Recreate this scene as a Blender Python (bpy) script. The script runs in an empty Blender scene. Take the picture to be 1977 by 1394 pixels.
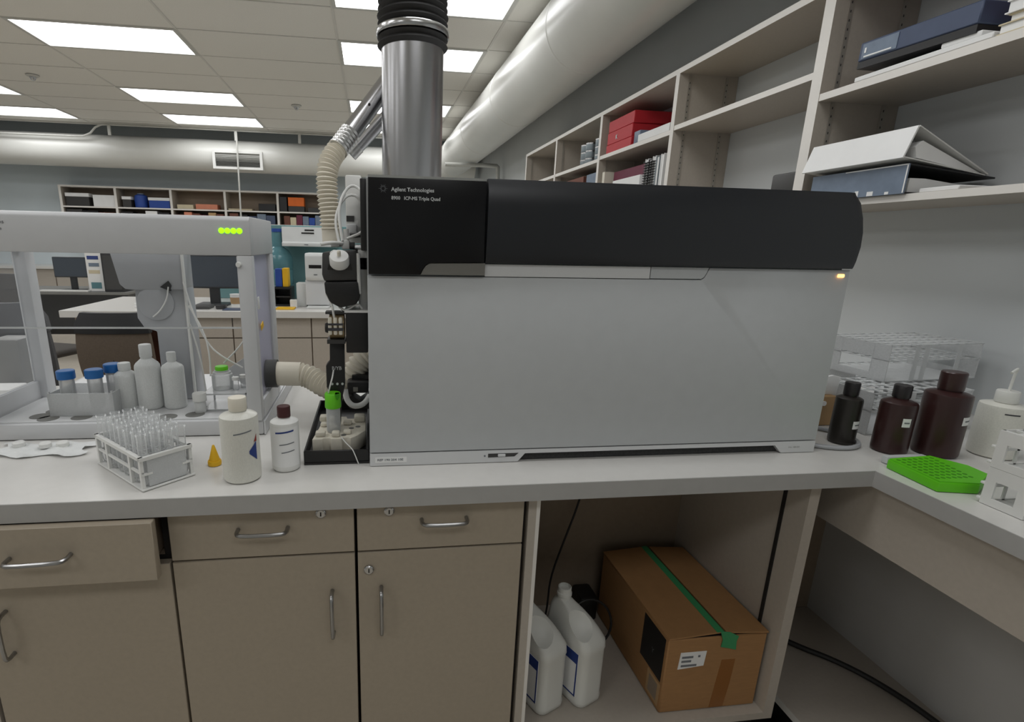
import bpy, bmesh, math, random
from mathutils import Vector, Matrix
random.seed(7)
S = bpy.context.scene
COL = S.collection
# ------------------------------------------------------------------ camera
cam_d = bpy.data.cameras.new('camera'); cam = bpy.data.objects.new('camera', cam_d); COL.objects.link(cam)
cam.matrix_world = Matrix(((0.99154, 0.01266, -0.12952, 0.0), (-0.12849, 0.25376, -0.95870, 0.0),
                           (0.02073, 0.96719, 0.25323, 1.3687), (0, 0, 0, 1)))
cam_d.sensor_fit = 'HORIZONTAL'; cam_d.sensor_width = 36.0
cam_d.lens = 1020.6 / 1977 * 36.0
cam_d.shift_x = (988.5 - 852.04) / 1977; cam_d.shift_y = (737.59 - 697.0) / 1977
cam_d.clip_start = 0.02; cam_d.clip_end = 60
S.camera = cam
# ------------------------------------------------------------------ world, exposure
W = bpy.data.worlds.new('world'); S.world = W; W.use_nodes = True
W.node_tree.nodes['Background'].inputs[0].default_value = (0.9, 0.95, 1.0, 1)
W.node_tree.nodes['Background'].inputs[1].default_value = 0.05
S.view_settings.view_transform = 'Standard'; S.view_settings.look = 'None'
S.view_settings.gamma = 1.0; S.view_settings.exposure = -0.08
S.view_settings.use_curve_mapping = False
LIGHT_STRENGTH = 5.0
S.cycles.max_bounces = 6; S.cycles.diffuse_bounces = 3; S.cycles.glossy_bounces = 2
S.cycles.transmission_bounces = 4; S.cycles.transparent_max_bounces = 24
S.cycles.caustics_reflective = False; S.cycles.caustics_refractive = False

# ------------------------------------------------------------------ materials
def lin(c):
    c = c / 255.0
    return c / 12.92 if c <= 0.04045 else ((c + 0.055) / 1.055) ** 2.4
def rgb(c): return (lin(c[0]), lin(c[1]), lin(c[2]), 1.0)
M = {}
def mat(key, c, rough=0.5, metal=0.0, var=0.05, scale=12.0, bump=0.0, spec=0.5, emit=0.0, ecol=None, coat=0.0, stretch=None):
    """principled surface, its colour varied a little by noise"""
    m = bpy.data.materials.new(key); m.use_nodes = True; M[key] = m
    nt = m.node_tree; N = nt.nodes; L = nt.links; p = N['Principled BSDF']
    p.inputs['Roughness'].default_value = rough; p.inputs['Metallic'].default_value = metal
    p.inputs['Specular IOR Level'].default_value = spec
    p.inputs['Coat Weight'].default_value = coat; p.inputs['Coat Roughness'].default_value = 0.08
    tc = N.new('ShaderNodeTexCoord'); nz = N.new('ShaderNodeTexNoise'); nz.inputs['Scale'].default_value = scale; nz.inputs['Detail'].default_value = 4
    src = tc.outputs['Object']
    if stretch:
        mp = N.new('ShaderNodeMapping'); mp.inputs['Scale'].default_value = stretch; L.new(src, mp.inputs[0]); src = mp.outputs[0]
    L.new(src, nz.inputs['Vector'])
    r = N.new('ShaderNodeValToRGB'); a = rgb(c)
    r.color_ramp.elements[0].color = tuple(max(0, x * (1 - var)) for x in a[:3]) + (1,)
    r.color_ramp.elements[1].color = tuple(min(1, x * (1 + var)) for x in a[:3]) + (1,)
    r.color_ramp.elements[0].position = 0.3; r.color_ramp.elements[1].position = 0.7
    L.new(nz.outputs['Fac'], r.inputs[0]); L.new(r.outputs[0], p.inputs['Base Color'])
    if bump:
        b = N.new('ShaderNodeBump'); b.inputs['Strength'].default_value = bump; b.inputs['Distance'].default_value = 0.002
        L.new(nz.outputs['Fac'], b.inputs['Height']); L.new(b.outputs[0], p.inputs['Normal'])
    if emit:
        p.inputs['Emission Color'].default_value = rgb(ecol or c); p.inputs['Emission Strength'].default_value = emit
    return m
def clear(key, c, opacity=0.3, rough=0.15, fres=1.45):
    """thin clear or milky plastic: partly see-through, glossy by fresnel"""
    m = bpy.data.materials.new(key); m.use_nodes = True; M[key] = m
    nt = m.node_tree; N = nt.nodes; L = nt.links; p = N['Principled BSDF']; out = N['Material Output']
    p.inputs['Base Color'].default_value = rgb(c); p.inputs['Roughness'].default_value = rough
    nz = N.new('ShaderNodeTexNoise'); nz.inputs['Scale'].default_value = 30
    mr = N.new('ShaderNodeMapRange'); mr.inputs['To Min'].default_value = opacity * 0.85; mr.inputs['To Max'].default_value = min(1, opacity * 1.15)
    L.new(nz.outputs['Fac'], mr.inputs[0])
    fr = N.new('ShaderNodeFresnel'); fr.inputs['IOR'].default_value = fres
    ad = N.new('ShaderNodeMath'); ad.operation = 'ADD'; ad.use_clamp = True
    L.new(fr.outputs[0], ad.inputs[0]); L.new(mr.outputs[0], ad.inputs[1])
    t = N.new('ShaderNodeBsdfTransparent'); mx = N.new('ShaderNodeMixShader')
    L.new(ad.outputs[0], mx.inputs[0]); L.new(t.outputs[0], mx.inputs[1]); L.new(p.outputs[0], mx.inputs[2]); L.new(mx.outputs[0], out.inputs[0])
    return m

mat('wall_paint', (217, 221, 222), 0.75, var=0.02, scale=3)
mat('wall_cool', (222, 232, 236), 0.75, var=0.02, scale=3)
mat('plenum', (60, 58, 54), 0.9)
mat('floor_vinyl', (202, 194, 180), 0.35, var=0.06, scale=25)
mat('ceiling_tile', (236, 234, 228), 0.95, var=0.03, scale=140, bump=0.25)
mat('grid', (222, 220, 214), 0.6, var=0.02)
mat('light_frame', (205, 205, 200), 0.5)
mat('diffuser', (255, 255, 252), 0.6, var=0.0, emit=LIGHT_STRENGTH, ecol=(252, 253, 255))
mat('duct_white', (224, 224, 218), 0.30, var=0.02, scale=4)
mat('grille_dark', (120, 120, 116), 0.6)
mat('conduit', (200, 200, 194), 0.4, metal=0.2)
mat('laminate', (187, 178, 166), 0.42, var=0.03, scale=90)
mat('cabinet_front', (173, 161, 143), 0.42, var=0.03, scale=90)
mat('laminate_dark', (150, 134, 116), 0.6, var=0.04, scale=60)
mat('edge_band', (236, 232, 225), 0.45, var=0.02)
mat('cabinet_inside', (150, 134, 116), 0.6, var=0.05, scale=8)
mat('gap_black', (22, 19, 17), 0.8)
mat('worktop', (224, 222, 217), 0.28, var=0.015, scale=40)
mat('fascia', (178, 177, 174), 0.4, var=0.02, scale=40)
mat('handle_steel', (165, 165, 165), 0.3, metal=1.0, var=0.03)
mat('chrome', (190, 190, 190), 0.22, metal=1.0, var=0.03)
mat('steel', (186, 186, 188), 0.26, metal=1.0, var=0.04, scale=6, stretch=(1, 1, 0.2))
mat('foil', (200, 200, 198), 0.3, metal=1.0, var=0.12, scale=60, bump=0.6)
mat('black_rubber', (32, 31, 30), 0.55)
mat('instr_white', (195, 198, 199), 0.42, var=0.015, scale=30)
mat('instr_light', (218, 219, 219), 0.38, var=0.01)
mat('black_gloss', (18, 18, 20), 0.28, var=0.02, spec=0.3)
mat('black_satin', (32, 34, 38), 0.36, var=0.03)
mat('silver', (132, 130, 124), 0.4, metal=0.5)
mat('trim_silver', (190, 190, 186), 0.25, metal=0.9)
mat('print_white', (205, 208, 208), 0.6, var=0.0)
mat('print_grey', (120, 124, 128), 0.6, var=0.0)
mat('print_dark', (62, 62, 66), 0.7, var=0.0)
mat('vent_dark', (52, 52, 52), 0.7, var=0.3, scale=200)
mat('led_amber', (255, 180, 90), 0.4, emit=6, ecol=(255, 170, 80))
mat('led_green', (150, 255, 20), 0.4, emit=2.2, ecol=(130, 240, 10))
mat('hose_beige', (232, 225, 208), 0.5, var=0.03)
mat('hose_dark', (60, 60, 58), 0.5)
mat('white_plastic', (232, 232, 228), 0.4, var=0.015)
mat('box_grey', (140, 140, 138), 0.4)
mat('grey_plastic', (178, 180, 183), 0.35, var=0.02)
mat('enclosure', (208, 209, 210), 0.4, var=0.015, scale=30)
mat('black_plastic', (26, 25, 25), 0.45)
mat('dark_grey', (58, 57, 56), 0.45)
mat('brass', (150, 130, 95), 0.4, metal=0.3, var=0.2, scale=60)
mat('cream', (228, 222, 206), 0.5, var=0.02)
mat('hdpe', (226, 226, 220), 0.45, var=0.01)
mat('foam', (226, 220, 204), 0.9, var=0.05, scale=80, bump=0.3)
mat('green_cap', (112, 218, 34), 0.45)
mat('green_rack', (100, 205, 18), 0.45, var=0.04)
mat('green_rack_hole', (62, 150, 10), 0.6)
mat('blue_cap', (30, 108, 182), 0.45)
mat('maroon_cap', (70, 28, 30), 0.45)
mat('amber_bottle', (56, 33, 32), 0.3, var=0.1)
mat('black_bottle', (42, 38, 34), 0.38, var=0.1)
mat('black_cap', (34, 30, 32), 0.4)
mat('yellow', (236, 184, 30), 0.5)
mat('paper', (243, 243, 241), 0.8, var=0.02)
mat('paper_cream', (214, 202, 172), 0.8, var=0.05)
mat('label_blue', (38, 62, 130), 0.6)
mat('label_red', (150, 50, 40), 0.6)
mat('cardboard', (166, 124, 80), 0.8, var=0.05, scale=30, stretch=(1, 1, 6))
mat('cardboard_tape', (146, 96, 48), 0.4, var=0.04)
mat('tape_green', (62, 150, 96), 0.55)
mat('red_box', (188, 34, 44), 0.5, var=0.05)
mat('navy', (70, 82, 108), 0.45, var=0.08)
mat('blue_grey', (118, 132, 150), 0.45, var=0.10, scale=25)
mat('binder_black', (30, 30, 32), 0.4)
mat('maroon_book', (104, 30, 56), 0.5)
mat('can_grey', (150, 160, 165), 0.3, metal=0.5)
mat('screen', (66, 74, 84), 0.2, var=0.03)
mat('blue_box', (40, 76, 160), 0.5)
mat('orange_box', (230, 110, 30), 0.5)
mat('pink_book', (220, 140, 110), 0.6)
mat('brown_book', (110, 66, 52), 0.6, var=0.15)
mat('teal_panel', (108, 150, 152), 0.7, var=0.03)
mat('water_blue', (92, 138, 146), 0.15)
mat('chair_fabric', (72, 68, 64), 0.8, var=0.1, scale=120, bump=0.2)
mat('chair_grey', (82, 82, 84), 0.7, var=0.08, scale=120)
mat('chair_brown', (98, 86, 74), 0.8, var=0.08, scale=120)
mat('appliance', (226, 228, 226), 0.4, var=0.01)
mat('tan', (184, 150, 108), 0.7, var=0.08)
mat('standard_metal', (186, 180, 170), 0.4, metal=0.6)
mat('knee_panel', (206, 204, 200), 0.6, var=0.02)
clear('acrylic', (225, 230, 235), 0.02, 0.05, 1.13)
clear('acrylic_edge', (225, 228, 228), 0.7, 0.2)
clear('acrylic_lilac', (206, 206, 224), 0.05, 0.15, 1.05)
clear('tube_clear', (250, 252, 252), 0.22, 0.12, 1.25)
clear('rack_clear', (240, 242, 242), 0.52, 0.2)
clear('milky', (236, 238, 236), 0.84, 0.35)
clear('milky_cream', (228, 227, 217), 0.96, 0.35)
clear('milky_clear', (236, 238, 238), 0.50, 0.3)

# ------------------------------------------------------------------ mesh builder
POS = {}
class B:
    def __init__(s): s.bm = bmesh.new()
    def box(s, x0, x1, y0, y1, z0, z1, bev=0.0, seg=2):
        x0, x1 = min(x0, x1), max(x0, x1); y0, y1 = min(y0, y1), max(y0, y1); z0, z1 = min(z0, z1), max(z0, z1)
        r = bmesh.ops.create_cube(s.bm, size=1.0)
        for v in r['verts']:
            v.co = Vector((x0 + (v.co.x + .5) * (x1 - x0), y0 + (v.co.y + .5) * (y1 - y0), z0 + (v.co.z + .5) * (z1 - z0)))
        if bev:
            es = list({e for v in r['verts'] for e in v.link_edges})
            bmesh.ops.bevel(s.bm, geom=es, offset=min(bev, .49 * min(x1 - x0, y1 - y0, z1 - z0)), segments=seg, profile=0.5, affect='EDGES')
        return s
    def ring(s, c, u, v, r, n, r2=None):
        r2 = r if r2 is None else r2
        return [s.bm.verts.new(c + u * (r * math.cos(2 * math.pi * i / n)) + v * (r2 * math.sin(2 * math.pi * i / n))) for i in range(n)]
    def bridge(s, a, b):
        n = len(a)
        for i in range(n): s.bm.faces.new((a[i], a[(i + 1) % n], b[(i + 1) % n], b[i]))
    def cyl(s, p0, p1, r, n=16, r1=None, caps=True):
        p0, p1 = Vector(p0), Vector(p1); d = (p1 - p0).normalized()
        u = d.orthogonal().normalized(); v = d.cross(u)
        a = s.ring(p0, u, v, r, n); b = s.ring(p1, u, v, r if r1 is None else r1, n)
        s.bridge(a, b)
        if caps: s.bm.faces.new(a[::-1]); s.bm.faces.new(b)
        return s
    def lathe(s, prof, c=(0, 0, 0), n=24, ax=(0, 0, 1), caps=True):
        c = Vector(c); d = Vector(ax).normalized(); u = d.orthogonal().normalized() if abs(d.z) < .99 else Vector((1, 0, 0)); v = d.cross(u)
        rs = [s.ring(c + d * z, u, v, max(r, 1e-4), n) for r, z in prof]
        for a, b in zip(rs, rs[1:]): s.bridge(a, b)
        if caps: s.bm.faces.new(rs[0][::-1]); s.bm.faces.new(rs[-1])
        return s
    def tube(s, pts, r, n=8, smooth=0, corr=None, caps=True):
        """a tube along points; corr=(pitch, amplitude) makes a corrugated hose"""
        P = [Vector(p) for p in pts]
        for _ in range(smooth):
            Q = [P[0]]
            for a, b in zip(P, P[1:]): Q += [a * .75 + b * .25, a * .25 + b * .75]
            P = Q + [P[-1]]
        R = [r] * len(P)
        if corr:
            pitch, amp = corr; Lk = [0.0]
            for a, b in zip(P, P[1:]): Lk.append(Lk[-1] + (b - a).length)
            tot = Lk[-1]; k = max(4, int(tot / pitch) * 4); Q = []; R = []; j = 0
            for i in range(k + 1):
                t = tot * i / k
                while j < len(P) - 2 and Lk[j + 1] < t: j += 1
                f = (t - Lk[j]) / max(1e-9, Lk[j + 1] - Lk[j]); Q.append(P[j].lerp(P[j + 1], f))
                R.append(r + amp * (1, 0.2, -1, 0.2)[i % 4])
            P = Q
        prev = None; u = None; first = None
        for i, p in enumerate(P):
            d = ((P[min(i + 1, len(P) - 1)] - P[max(i - 1, 0)])).normalized()
            if u is None: u = d.orthogonal().normalized()
            u = (u - d * u.dot(d)).normalized(); v = d.cross(u)
            rg = s.ring(p, u, v, R[i], n)
            if prev: s.bridge(prev, rg)
            else: first = rg
            prev = rg
        if caps: s.bm.faces.new(first[::-1]); s.bm.faces.new(prev)
        return s
    def prism(s, poly, ax, a, b, bev=0.0):
        """poly of (p,q) pairs extruded along axis ax: x->(y,z), y->(x,z), z->(x,y)"""
        def P(t, pq):
            return Vector((t, pq[0], pq[1])) if ax == 'x' else Vector((pq[0], t, pq[1])) if ax == 'y' else Vector((pq[0], pq[1], t))
        A = [s.bm.verts.new(P(a, q)) for q in poly]; C = [s.bm.verts.new(P(b, q)) for q in poly]
        f1 = s.bm.faces.new(A); f2 = s.bm.faces.new(C[::-1]); n = len(poly); fs = [f1, f2]
        for i in range(n): fs.append(s.bm.faces.new((A[i], C[i], C[(i + 1) % n], A[(i + 1) % n])))
        bmesh.ops.recalc_face_normals(s.bm, faces=fs)
        if bev:
            es = list({e for f in fs for e in f.edges if len(e.link_faces) == 2 and e.calc_face_angle(0) > .5})
            bmesh.ops.bevel(s.bm, geom=es, offset=bev, segments=2, profile=.5, affect='EDGES')
        return s
    def loft(s, rings, caps=True):
        rs = [[s.bm.verts.new(Vector(p)) for p in r] for r in rings]
        for a, b in zip(rs, rs[1:]): s.bridge(a, b)
        if caps: s.bm.faces.new(rs[0][::-1]); s.bm.faces.new(rs[-1])
        return s
    def quad(s, pts): s.bm.faces.new([s.bm.verts.new(Vector(p)) for p in pts]); return s
    def rot(s, ang, c=(0, 0, 0), ax='Z'):
        bmesh.ops.rotate(s.bm, verts=s.bm.verts[:], cent=Vector(c), matrix=Matrix.Rotation(ang, 3, ax)); return s
    def move(s, d): bmesh.ops.translate(s.bm, verts=s.bm.verts[:], vec=Vector(d)); return s
    def mesh(s, name, m, smooth=True, edge=None, off=None):
        bmesh.ops.recalc_face_normals(s.bm, faces=s.bm.faces[:])
        if off is not None: s.move(-Vector(off))
        me = bpy.data.meshes.new(name); s.bm.to_mesh(me); s.bm.free()
        me.materials.append(M[m] if isinstance(m, str) else m)
        if edge:
            me.materials.append(M[edge[0]]); ax, sg = edge[1]
            for p in me.polygons:
                if p.normal[ax] * sg > .9: p.material_index = 1
        if smooth:
            for p in me.polygons: p.use_smooth = True
            me.set_sharp_from_angle(angle=math.radians(38))
        return me
    def build(s, name, m, parent=None, smooth=True, edge=None, local=False):
        if parent is not None: off = None if local else POS[parent.name]
        else:
            co = [v.co for v in s.bm.verts]
            off = Vector(((min(c.x for c in co) + max(c.x for c in co)) / 2, (min(c.y for c in co) + max(c.y for c in co)) / 2, min(c.z for c in co)))
        me = s.mesh(name, m, smooth, edge, off)
        o = bpy.data.objects.new(name, me); COL.objects.link(o)
        if parent is not None:
            o.parent = parent; POS[o.name] = POS[parent.name]
        else: o.location = off; POS[o.name] = off
        return o
def tag(o, label=None, cat=None, group=None, kind=None):
    if label: o['label'] = label
    if cat: o['category'] = cat
    if group: o['group'] = group
    if kind: o['kind'] = kind
    return o
def thing(name, label, cat, loc=(0, 0, 0), rz=0.0, group=None, kind=None):
    o = bpy.data.objects.new(name, None); COL.objects.link(o); o.location = loc; o.rotation_euler = (0, 0, rz)
    o.empty_display_size = 0.05; POS[o.name] = Vector(loc)
    return tag(o, label, cat, group, kind)
def inst(name, me, parent=None, loc=(0, 0, 0), rot=(0, 0, 0)):
    o = bpy.data.objects.new(name, me); COL.objects.link(o); o.location = loc; o.rotation_euler = rot
    if parent is not None: o.parent = parent; POS[o.name] = POS[parent.name]
    else: POS[o.name] = Vector(loc)
    return o
def dup(root, loc, rz=None, label=None, group=None):
    r = root.copy(); COL.objects.link(r); r.location = loc; POS[r.name] = Vector(loc)
    if rz is not None: r.rotation_euler = (0, 0, rz)
    tag(r, label, None, group)
    for ch in list(root.children):
        c = ch.copy(); COL.objects.link(c); c.parent = r; POS[c.name] = Vector(loc)
        for g in list(ch.children):
            d = g.copy(); COL.objects.link(d); d.parent = c; POS[d.name] = Vector(loc)
    return r
def struct(o): o['kind'] = 'structure'; return o
def text(name, s, size, o, u, v, m, parent, thick=0.0006, align='LEFT', width=None, bold=0.0):
    """lettering as a thin solid: o lower-left corner, u along the line, v up"""
    cu = bpy.data.curves.new('txt', 'FONT'); cu.body = s; cu.size = 1.0; cu.align_x = align; cu.resolution_u = 2; cu.offset = bold
    t = bpy.data.objects.new('txt', cu); COL.objects.link(t); bpy.context.view_layer.update()
    me = bpy.data.meshes.new_from_object(t.evaluated_get(bpy.context.evaluated_depsgraph_get()))
    bpy.data.objects.remove(t); bpy.data.curves.remove(cu)
    o, u, v = Vector(o), Vector(u).normalized(), Vector(v).normalized(); nrm = u.cross(v)
    wid = max(a.co.x for a in me.vertices) or 1; sx = (width / wid) if width else size
    off = POS[parent.name]
    for a in me.vertices: a.co = o + u * (a.co.x * sx) + v * (a.co.y * size) + nrm * thick - off
    me.materials.append(M[m]) if not me.materials else None
    me.materials.clear(); me.materials.append(M[m])
    ob = bpy.data.objects.new(name, me); COL.objects.link(ob); ob.parent = parent; POS[ob.name] = off
    return ob
def rrect(cx, cy, hx, hy, r, z, n=4):
    pts = []
    for k, (sx, sy) in enumerate(((1, 1), (-1, 1), (-1, -1), (1, -1))):
        for i in range(n + 1):
            a = math.pi / 2 * (k + i / n)
            pts.append((cx + sx * (hx - r) + r * math.cos(a), cy + sy * (hy - r) + r * math.sin(a), z))
    return pts

# ================================================================== the setting
XL, XR, YF, YB, ZC, ZS = -7.5, 1.81, -3.0, 9.85, 2.97, 3.45
struct(B().box(XL, XR, YF, YB, -0.05, 0).build('floor', 'floor_vinyl'))
struct(B().box(XR, XR + .1, YF, YB + .1, 0, ZS).build('wall_right', 'wall_paint'))
struct(B().box(XL - .1, XR, YB, YB + .1, 0, ZS).build('wall_back', 'wall_cool'))
struct(B().box(XL - .1, XL, YF, YB, 0, ZS).build('wall_left', 'wall_paint'))
struct(B().box(XL - .1, XR + .1, YF - .1, YF, 0, ZS).build('wall_front', 'wall_paint'))
struct(B().box(XL - .1, XR + .1, YF - .1, YB + .1, ZS, ZS + .05).build('ceiling_slab', 'plenum'))
struct(B().box(XL, -0.7, YB - .012, YB, 0, .1).build('baseboard_back', 'gap_black'))
GX, GY, YE = 1.26, 0.63, 9.02
gx = [-0.25 + GX * k for k in range(-6, 3)]
gy = [4.99 + GY * k for k in range(-13, 7)] + [YE]
LROWS = [8.14, 6.88, 4.99, 3.73, 1.84, 0.58, -1.31]; LCOLS = [-0.25, -2.77, -5.29]
ceil = thing('ceiling', None, None, (-3, 3, ZC), kind='structure')
shared = {}
for i in range(len(gx) - 1):
    for j in range(len(gy) - 1):
        x0, x1, y0, y1 = max(gx[i], XL), min(gx[i + 1], XR), max(gy[j], YF), gy[j + 1]
        if x1 - x0 < .05 or y1 - y0 < .05: continue
        if any(abs(gx[i] - c) < .02 for c in LCOLS) and any(abs(gy[j] - r) < .05 for r in LROWS): continue
        k = (round(x1 - x0, 2), round(y1 - y0, 2))
        if k not in shared:
            w, d = (x1 - x0) / 2 - .005, (y1 - y0) / 2 - .005
            shared[k] = B().box(-w, w, -d, d, 0, .015).mesh('ceiling_tile', 'ceiling_tile', smooth=False)
        inst('ceiling_tile', shared[k], ceil, ((x0 + x1) / 2 + 3, (y0 + y1) / 2 - 3, random.uniform(.002, .004)))
g = B()
for x in gx:
    if XL < x < XR: g.box(x - .009, x + .009, YF, YE, ZC - .002, ZC + .02)
g.build('grid_runner', 'grid', ceil, smooth=False)
g = B()
for y in gy: g.box(XL, XR, y - .006, y + .006, ZC - .001, ZC + .018)
g.build('grid_cross_tee', 'grid', ceil, smooth=False)
B().box(XL, XR, YE, YE + .02, ZC - .02, ZC + .06).build('edge_trim', 'grid', ceil, smooth=False)

# ---- ceiling lights
lf = B()
for (a, b, c, d) in ((0, GX, 0, .03), (0, GX, GY - .03, GY), (0, .03, .03, GY - .03), (GX - .03, GX, .03, GY - .03)): lf.box(a, b, c, d, -.006, .07)
lf_me = lf.mesh('light_frame', 'light_frame', smooth=False)
ld_b = B(); ld_b.quad([(.03, .03, .002), (.03, GY - .03, .002), (GX - .03, GY - .03, .002), (GX - .03, .03, .002)])
ld_me = bpy.data.meshes.new('diffuser'); ld_b.bm.to_mesh(ld_me); ld_me.materials.append(M['diffuser']); M['diffuser'].cycles.emission_sampling = 'FRONT'
ll_me = B().box(.0, GX, .0, GY, .07, .085).mesh('housing', 'light_frame', smooth=False)
cn = {-0.25: 'right column by the steel pipe', -2.77: 'middle column', -5.29: 'left column'}
rn = ['nearest the back wall', 'second from the back wall', 'third from the back wall', 'fourth from the back wall']
for c in LCOLS:
    for i, r in enumerate(LROWS):
        if i < 4: lab, grp = 'fluorescent ceiling light, ' + cn[c] + ', ' + rn[i], 'ceiling lights'
        else: lab, grp = 'fluorescent ceiling light overhead, out of the picture', 'ceiling lights overhead'
        t = thing('ceiling_light', lab, 'ceiling light', (c, r, ZC), 0, grp)
        inst('frame', lf_me, t); inst('diffuser', ld_me, t); inst('housing', ll_me, t)
# ---- ceiling sprinklers
for (x, y, lab) in ((-0.88, 7.3, 'small white ceiling sprinkler near the middle column of lights'), (-3.45, 6.6, 'small tan ceiling sprinkler left of the middle column of lights')):
    t = thing('ceiling_sprinkler', lab, 'sprinkler', (x, y, ZC), 0, 'ceiling sprinklers')
    B().lathe([(.06, 0), (.062, -.008), (.05, -.016)], (x, y, ZC), 20).build('rim', 'light_frame', t)
    B().lathe([(.03, -.010), (.03, -.03), (.018, -.05)], (x, y, ZC), 16).build('head', 'chrome', t)

# ---- big round ducts
DR = .268; DX, DZ = 1.355, 2.70
t = thing('air_duct', 'large white round air duct along the right and back walls', 'air duct', (DX, 3.5, DZ))
B().cyl((DX, YF, DZ), (DX, 9.2, DZ), DR, 48).build('duct_tube', 'duct_white', t)
for y in (0.4, 2.0, 3.6, 5.2, 6.8, 8.4): B().lathe([(DR, -.012), (DR + .0035, -.006), (DR + .0035, .006), (DR, .012)], (DX, y, DZ), 48, (0, 1, 0), caps=False).build('seam_band', 'duct_white', t)
EY, EZ, ER = 9.21, 2.612, .230
B().cyl((XL, EY, EZ), (1.7, EY, EZ), ER, 48).build('duct_tube', 'duct_white', t)
vy = EY - ER - .008
gr = B()
for (x0, x1, z0, z1) in ((-2.35, -1.62, 2.63, 2.665), (-2.35, -1.62, 2.40, 2.435), (-2.35, -2.31, 2.435, 2.63), (-1.66, -1.62, 2.435, 2.63)): gr.box(x0, x1, vy - .02, vy + .1, z0, z1)
vent = gr.build('vent_frame', 'white_plastic', t, smooth=False)
B().box(-2.31, -1.66, vy + .03, vy + .09, 2.435, 2.63).build('vent_back', 'grille_dark', vent, smooth=False)
for k in range(9): B().box(-2.31, -1.66, vy, vy + .02, 2.448 + k * .0205, 2.452 + k * .0205).build('vent_slat', 'grille_dark', vent, smooth=False)
# ---- conduits
cy = 8.93
t = thing('conduit_pipe', 'thin grey conduit running along the back duct with a bend', 'pipe', (-2, cy, 2.9))
B().tube([(XL, cy, 2.765), (-4.3, cy, 2.765), (-4.05, cy, 2.775), (-3.90, cy, 2.935), (-3.7, cy, 2.945), (1.0, cy, 2.935)], .014, 8, 1).build('pipe', 'conduit', t)
for x in (-3.75, -1.98, -1.05): B().box(x - .02, x + .02, cy - .012, cy + .012, 2.80, 2.93).build('hanger', 'conduit', t, smooth=False)
B().tube([(-1.965, cy - .03, 2.93), (-1.985, cy - .03, 1.6)], .013, 8).build('drop_pipe', 'conduit', t)
tag(B().tube([(1.0, 7.5, 2.395), (1.70, 7.5, 2.405), (1.73, 7.5, 2.38), (1.73, 7.5, 1.2)], .028, 10, 1).build('water_pipe', 'conduit'), 'pipe with an elbow turning down the right wall under the duct', 'pipe')

# ================================================================== peninsula bench
ZB = .90; FY = .953; BY = 1.79; CX = 1.107; YW = -1.2
PXL = -1.9
t = thing('worktop', 'white laminate worktop, L-shaped, running from the front bench to the right wall', 'worktop', (0, 1.4, ZB))
B().prism([(PXL, FY + .002), (CX + .002, FY + .002), (CX + .002, YW), (XR, YW), (XR, BY), (PXL, BY)], 'z', ZB - .0365, ZB - .0005).build('top', 'worktop', t, smooth=False)
B().box(PXL, CX, FY, FY + .002, ZB - .038, ZB - .001).build('front_edge_strip', 'fascia', t, smooth=False)
B().box(CX, CX + .002, YW, FY, ZB - .038, ZB - .001).build('side_edge_strip', 'fascia', t, smooth=False)
B().box(PXL, XR, BY, BY + .002, ZB - .038, ZB - .001).build('back_edge_strip', 'fascia', t, smooth=False)

CF = .985; CT = ZB - .0385; CB = .195
def handle(parent, a, b, out=(0, -.028, 0), r=.0042, m='handle_steel'):
    a, b, o = Vector(a), Vector(b), Vector(out); d = (b - a).normalized() * .012
    return B().tube([a, a + o * .75, a + o + d, b + o - d, b + o * .75, b], r, 8, 1).build('handle', m, parent)
def lock(parent, x, y, z):
    l = B().lathe([(.0105, 0), (.0105, .003), (.008, .005)], (x, y, z), 16, (0, -1, 0)).build('lock', 'chrome', parent)
    B().box(x - .0012, x + .0012, y - .006, y - .0045, z - .004, z + .004).build('keyhole', 'gap_black', l, smooth=False)
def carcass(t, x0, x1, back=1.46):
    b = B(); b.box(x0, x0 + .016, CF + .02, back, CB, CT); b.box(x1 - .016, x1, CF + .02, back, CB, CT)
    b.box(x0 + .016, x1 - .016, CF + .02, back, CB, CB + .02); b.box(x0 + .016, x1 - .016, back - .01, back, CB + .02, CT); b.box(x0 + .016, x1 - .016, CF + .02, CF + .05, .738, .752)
    b.build('body', 'cabinet_inside', t, smooth=False, edge=('gap_black', (1, -1)))  # front faces painted black in place of shade in the door gaps
    B().box(x0, x1, CF + .06, CF + .08, 0, CB).build('toe_kick', 'gap_black', t, smooth=False)
ZD = .7455
def panel(name, t, x0, x1, z0, z1, y=CF): return B().box(x0, x1, y, y + .019, z0, z1, .0012, 1).build(name, 'cabinet_front', t)
# left cabinet, drawer pulled out
t = thing('base_cabinet', 'beige base cabinet on the left with its top drawer pulled out', 'cabinet', (-.585, 1.22, 0))
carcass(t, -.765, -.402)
d = panel('door', t, -.7605, -.4035, CB + .002, ZD - .003); handle(d, (-.715, CF, .657), (-.715, CF, .56))
dr = panel('drawer', t, -.7605, -.4085, ZD - .008, CT - .003, .938); handle(dr, (-.656, .938, .800), (-.553, .938, .803))
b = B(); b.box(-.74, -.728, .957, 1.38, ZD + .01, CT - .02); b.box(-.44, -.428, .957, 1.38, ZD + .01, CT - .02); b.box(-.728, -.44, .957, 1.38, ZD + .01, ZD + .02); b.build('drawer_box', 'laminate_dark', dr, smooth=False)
# middle cabinet
t = thing('base_cabinet', 'beige base cabinet in the middle with closed drawer and left-hung door', 'cabinet', (-.22, 1.22, 0))
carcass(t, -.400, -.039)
d = panel('door', t, -.3985, -.0405, CB + .002, ZD - .002); handle(d, (-.089, CF, .658), (-.089, CF, .556))
dr = panel('drawer', t, -.3985, -.0405, ZD + .002, CT - .002); handle(dr, (-.268, CF, .8105), (-.172, CF, .8105)); lock(dr, -.106, CF, .8385)
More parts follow.
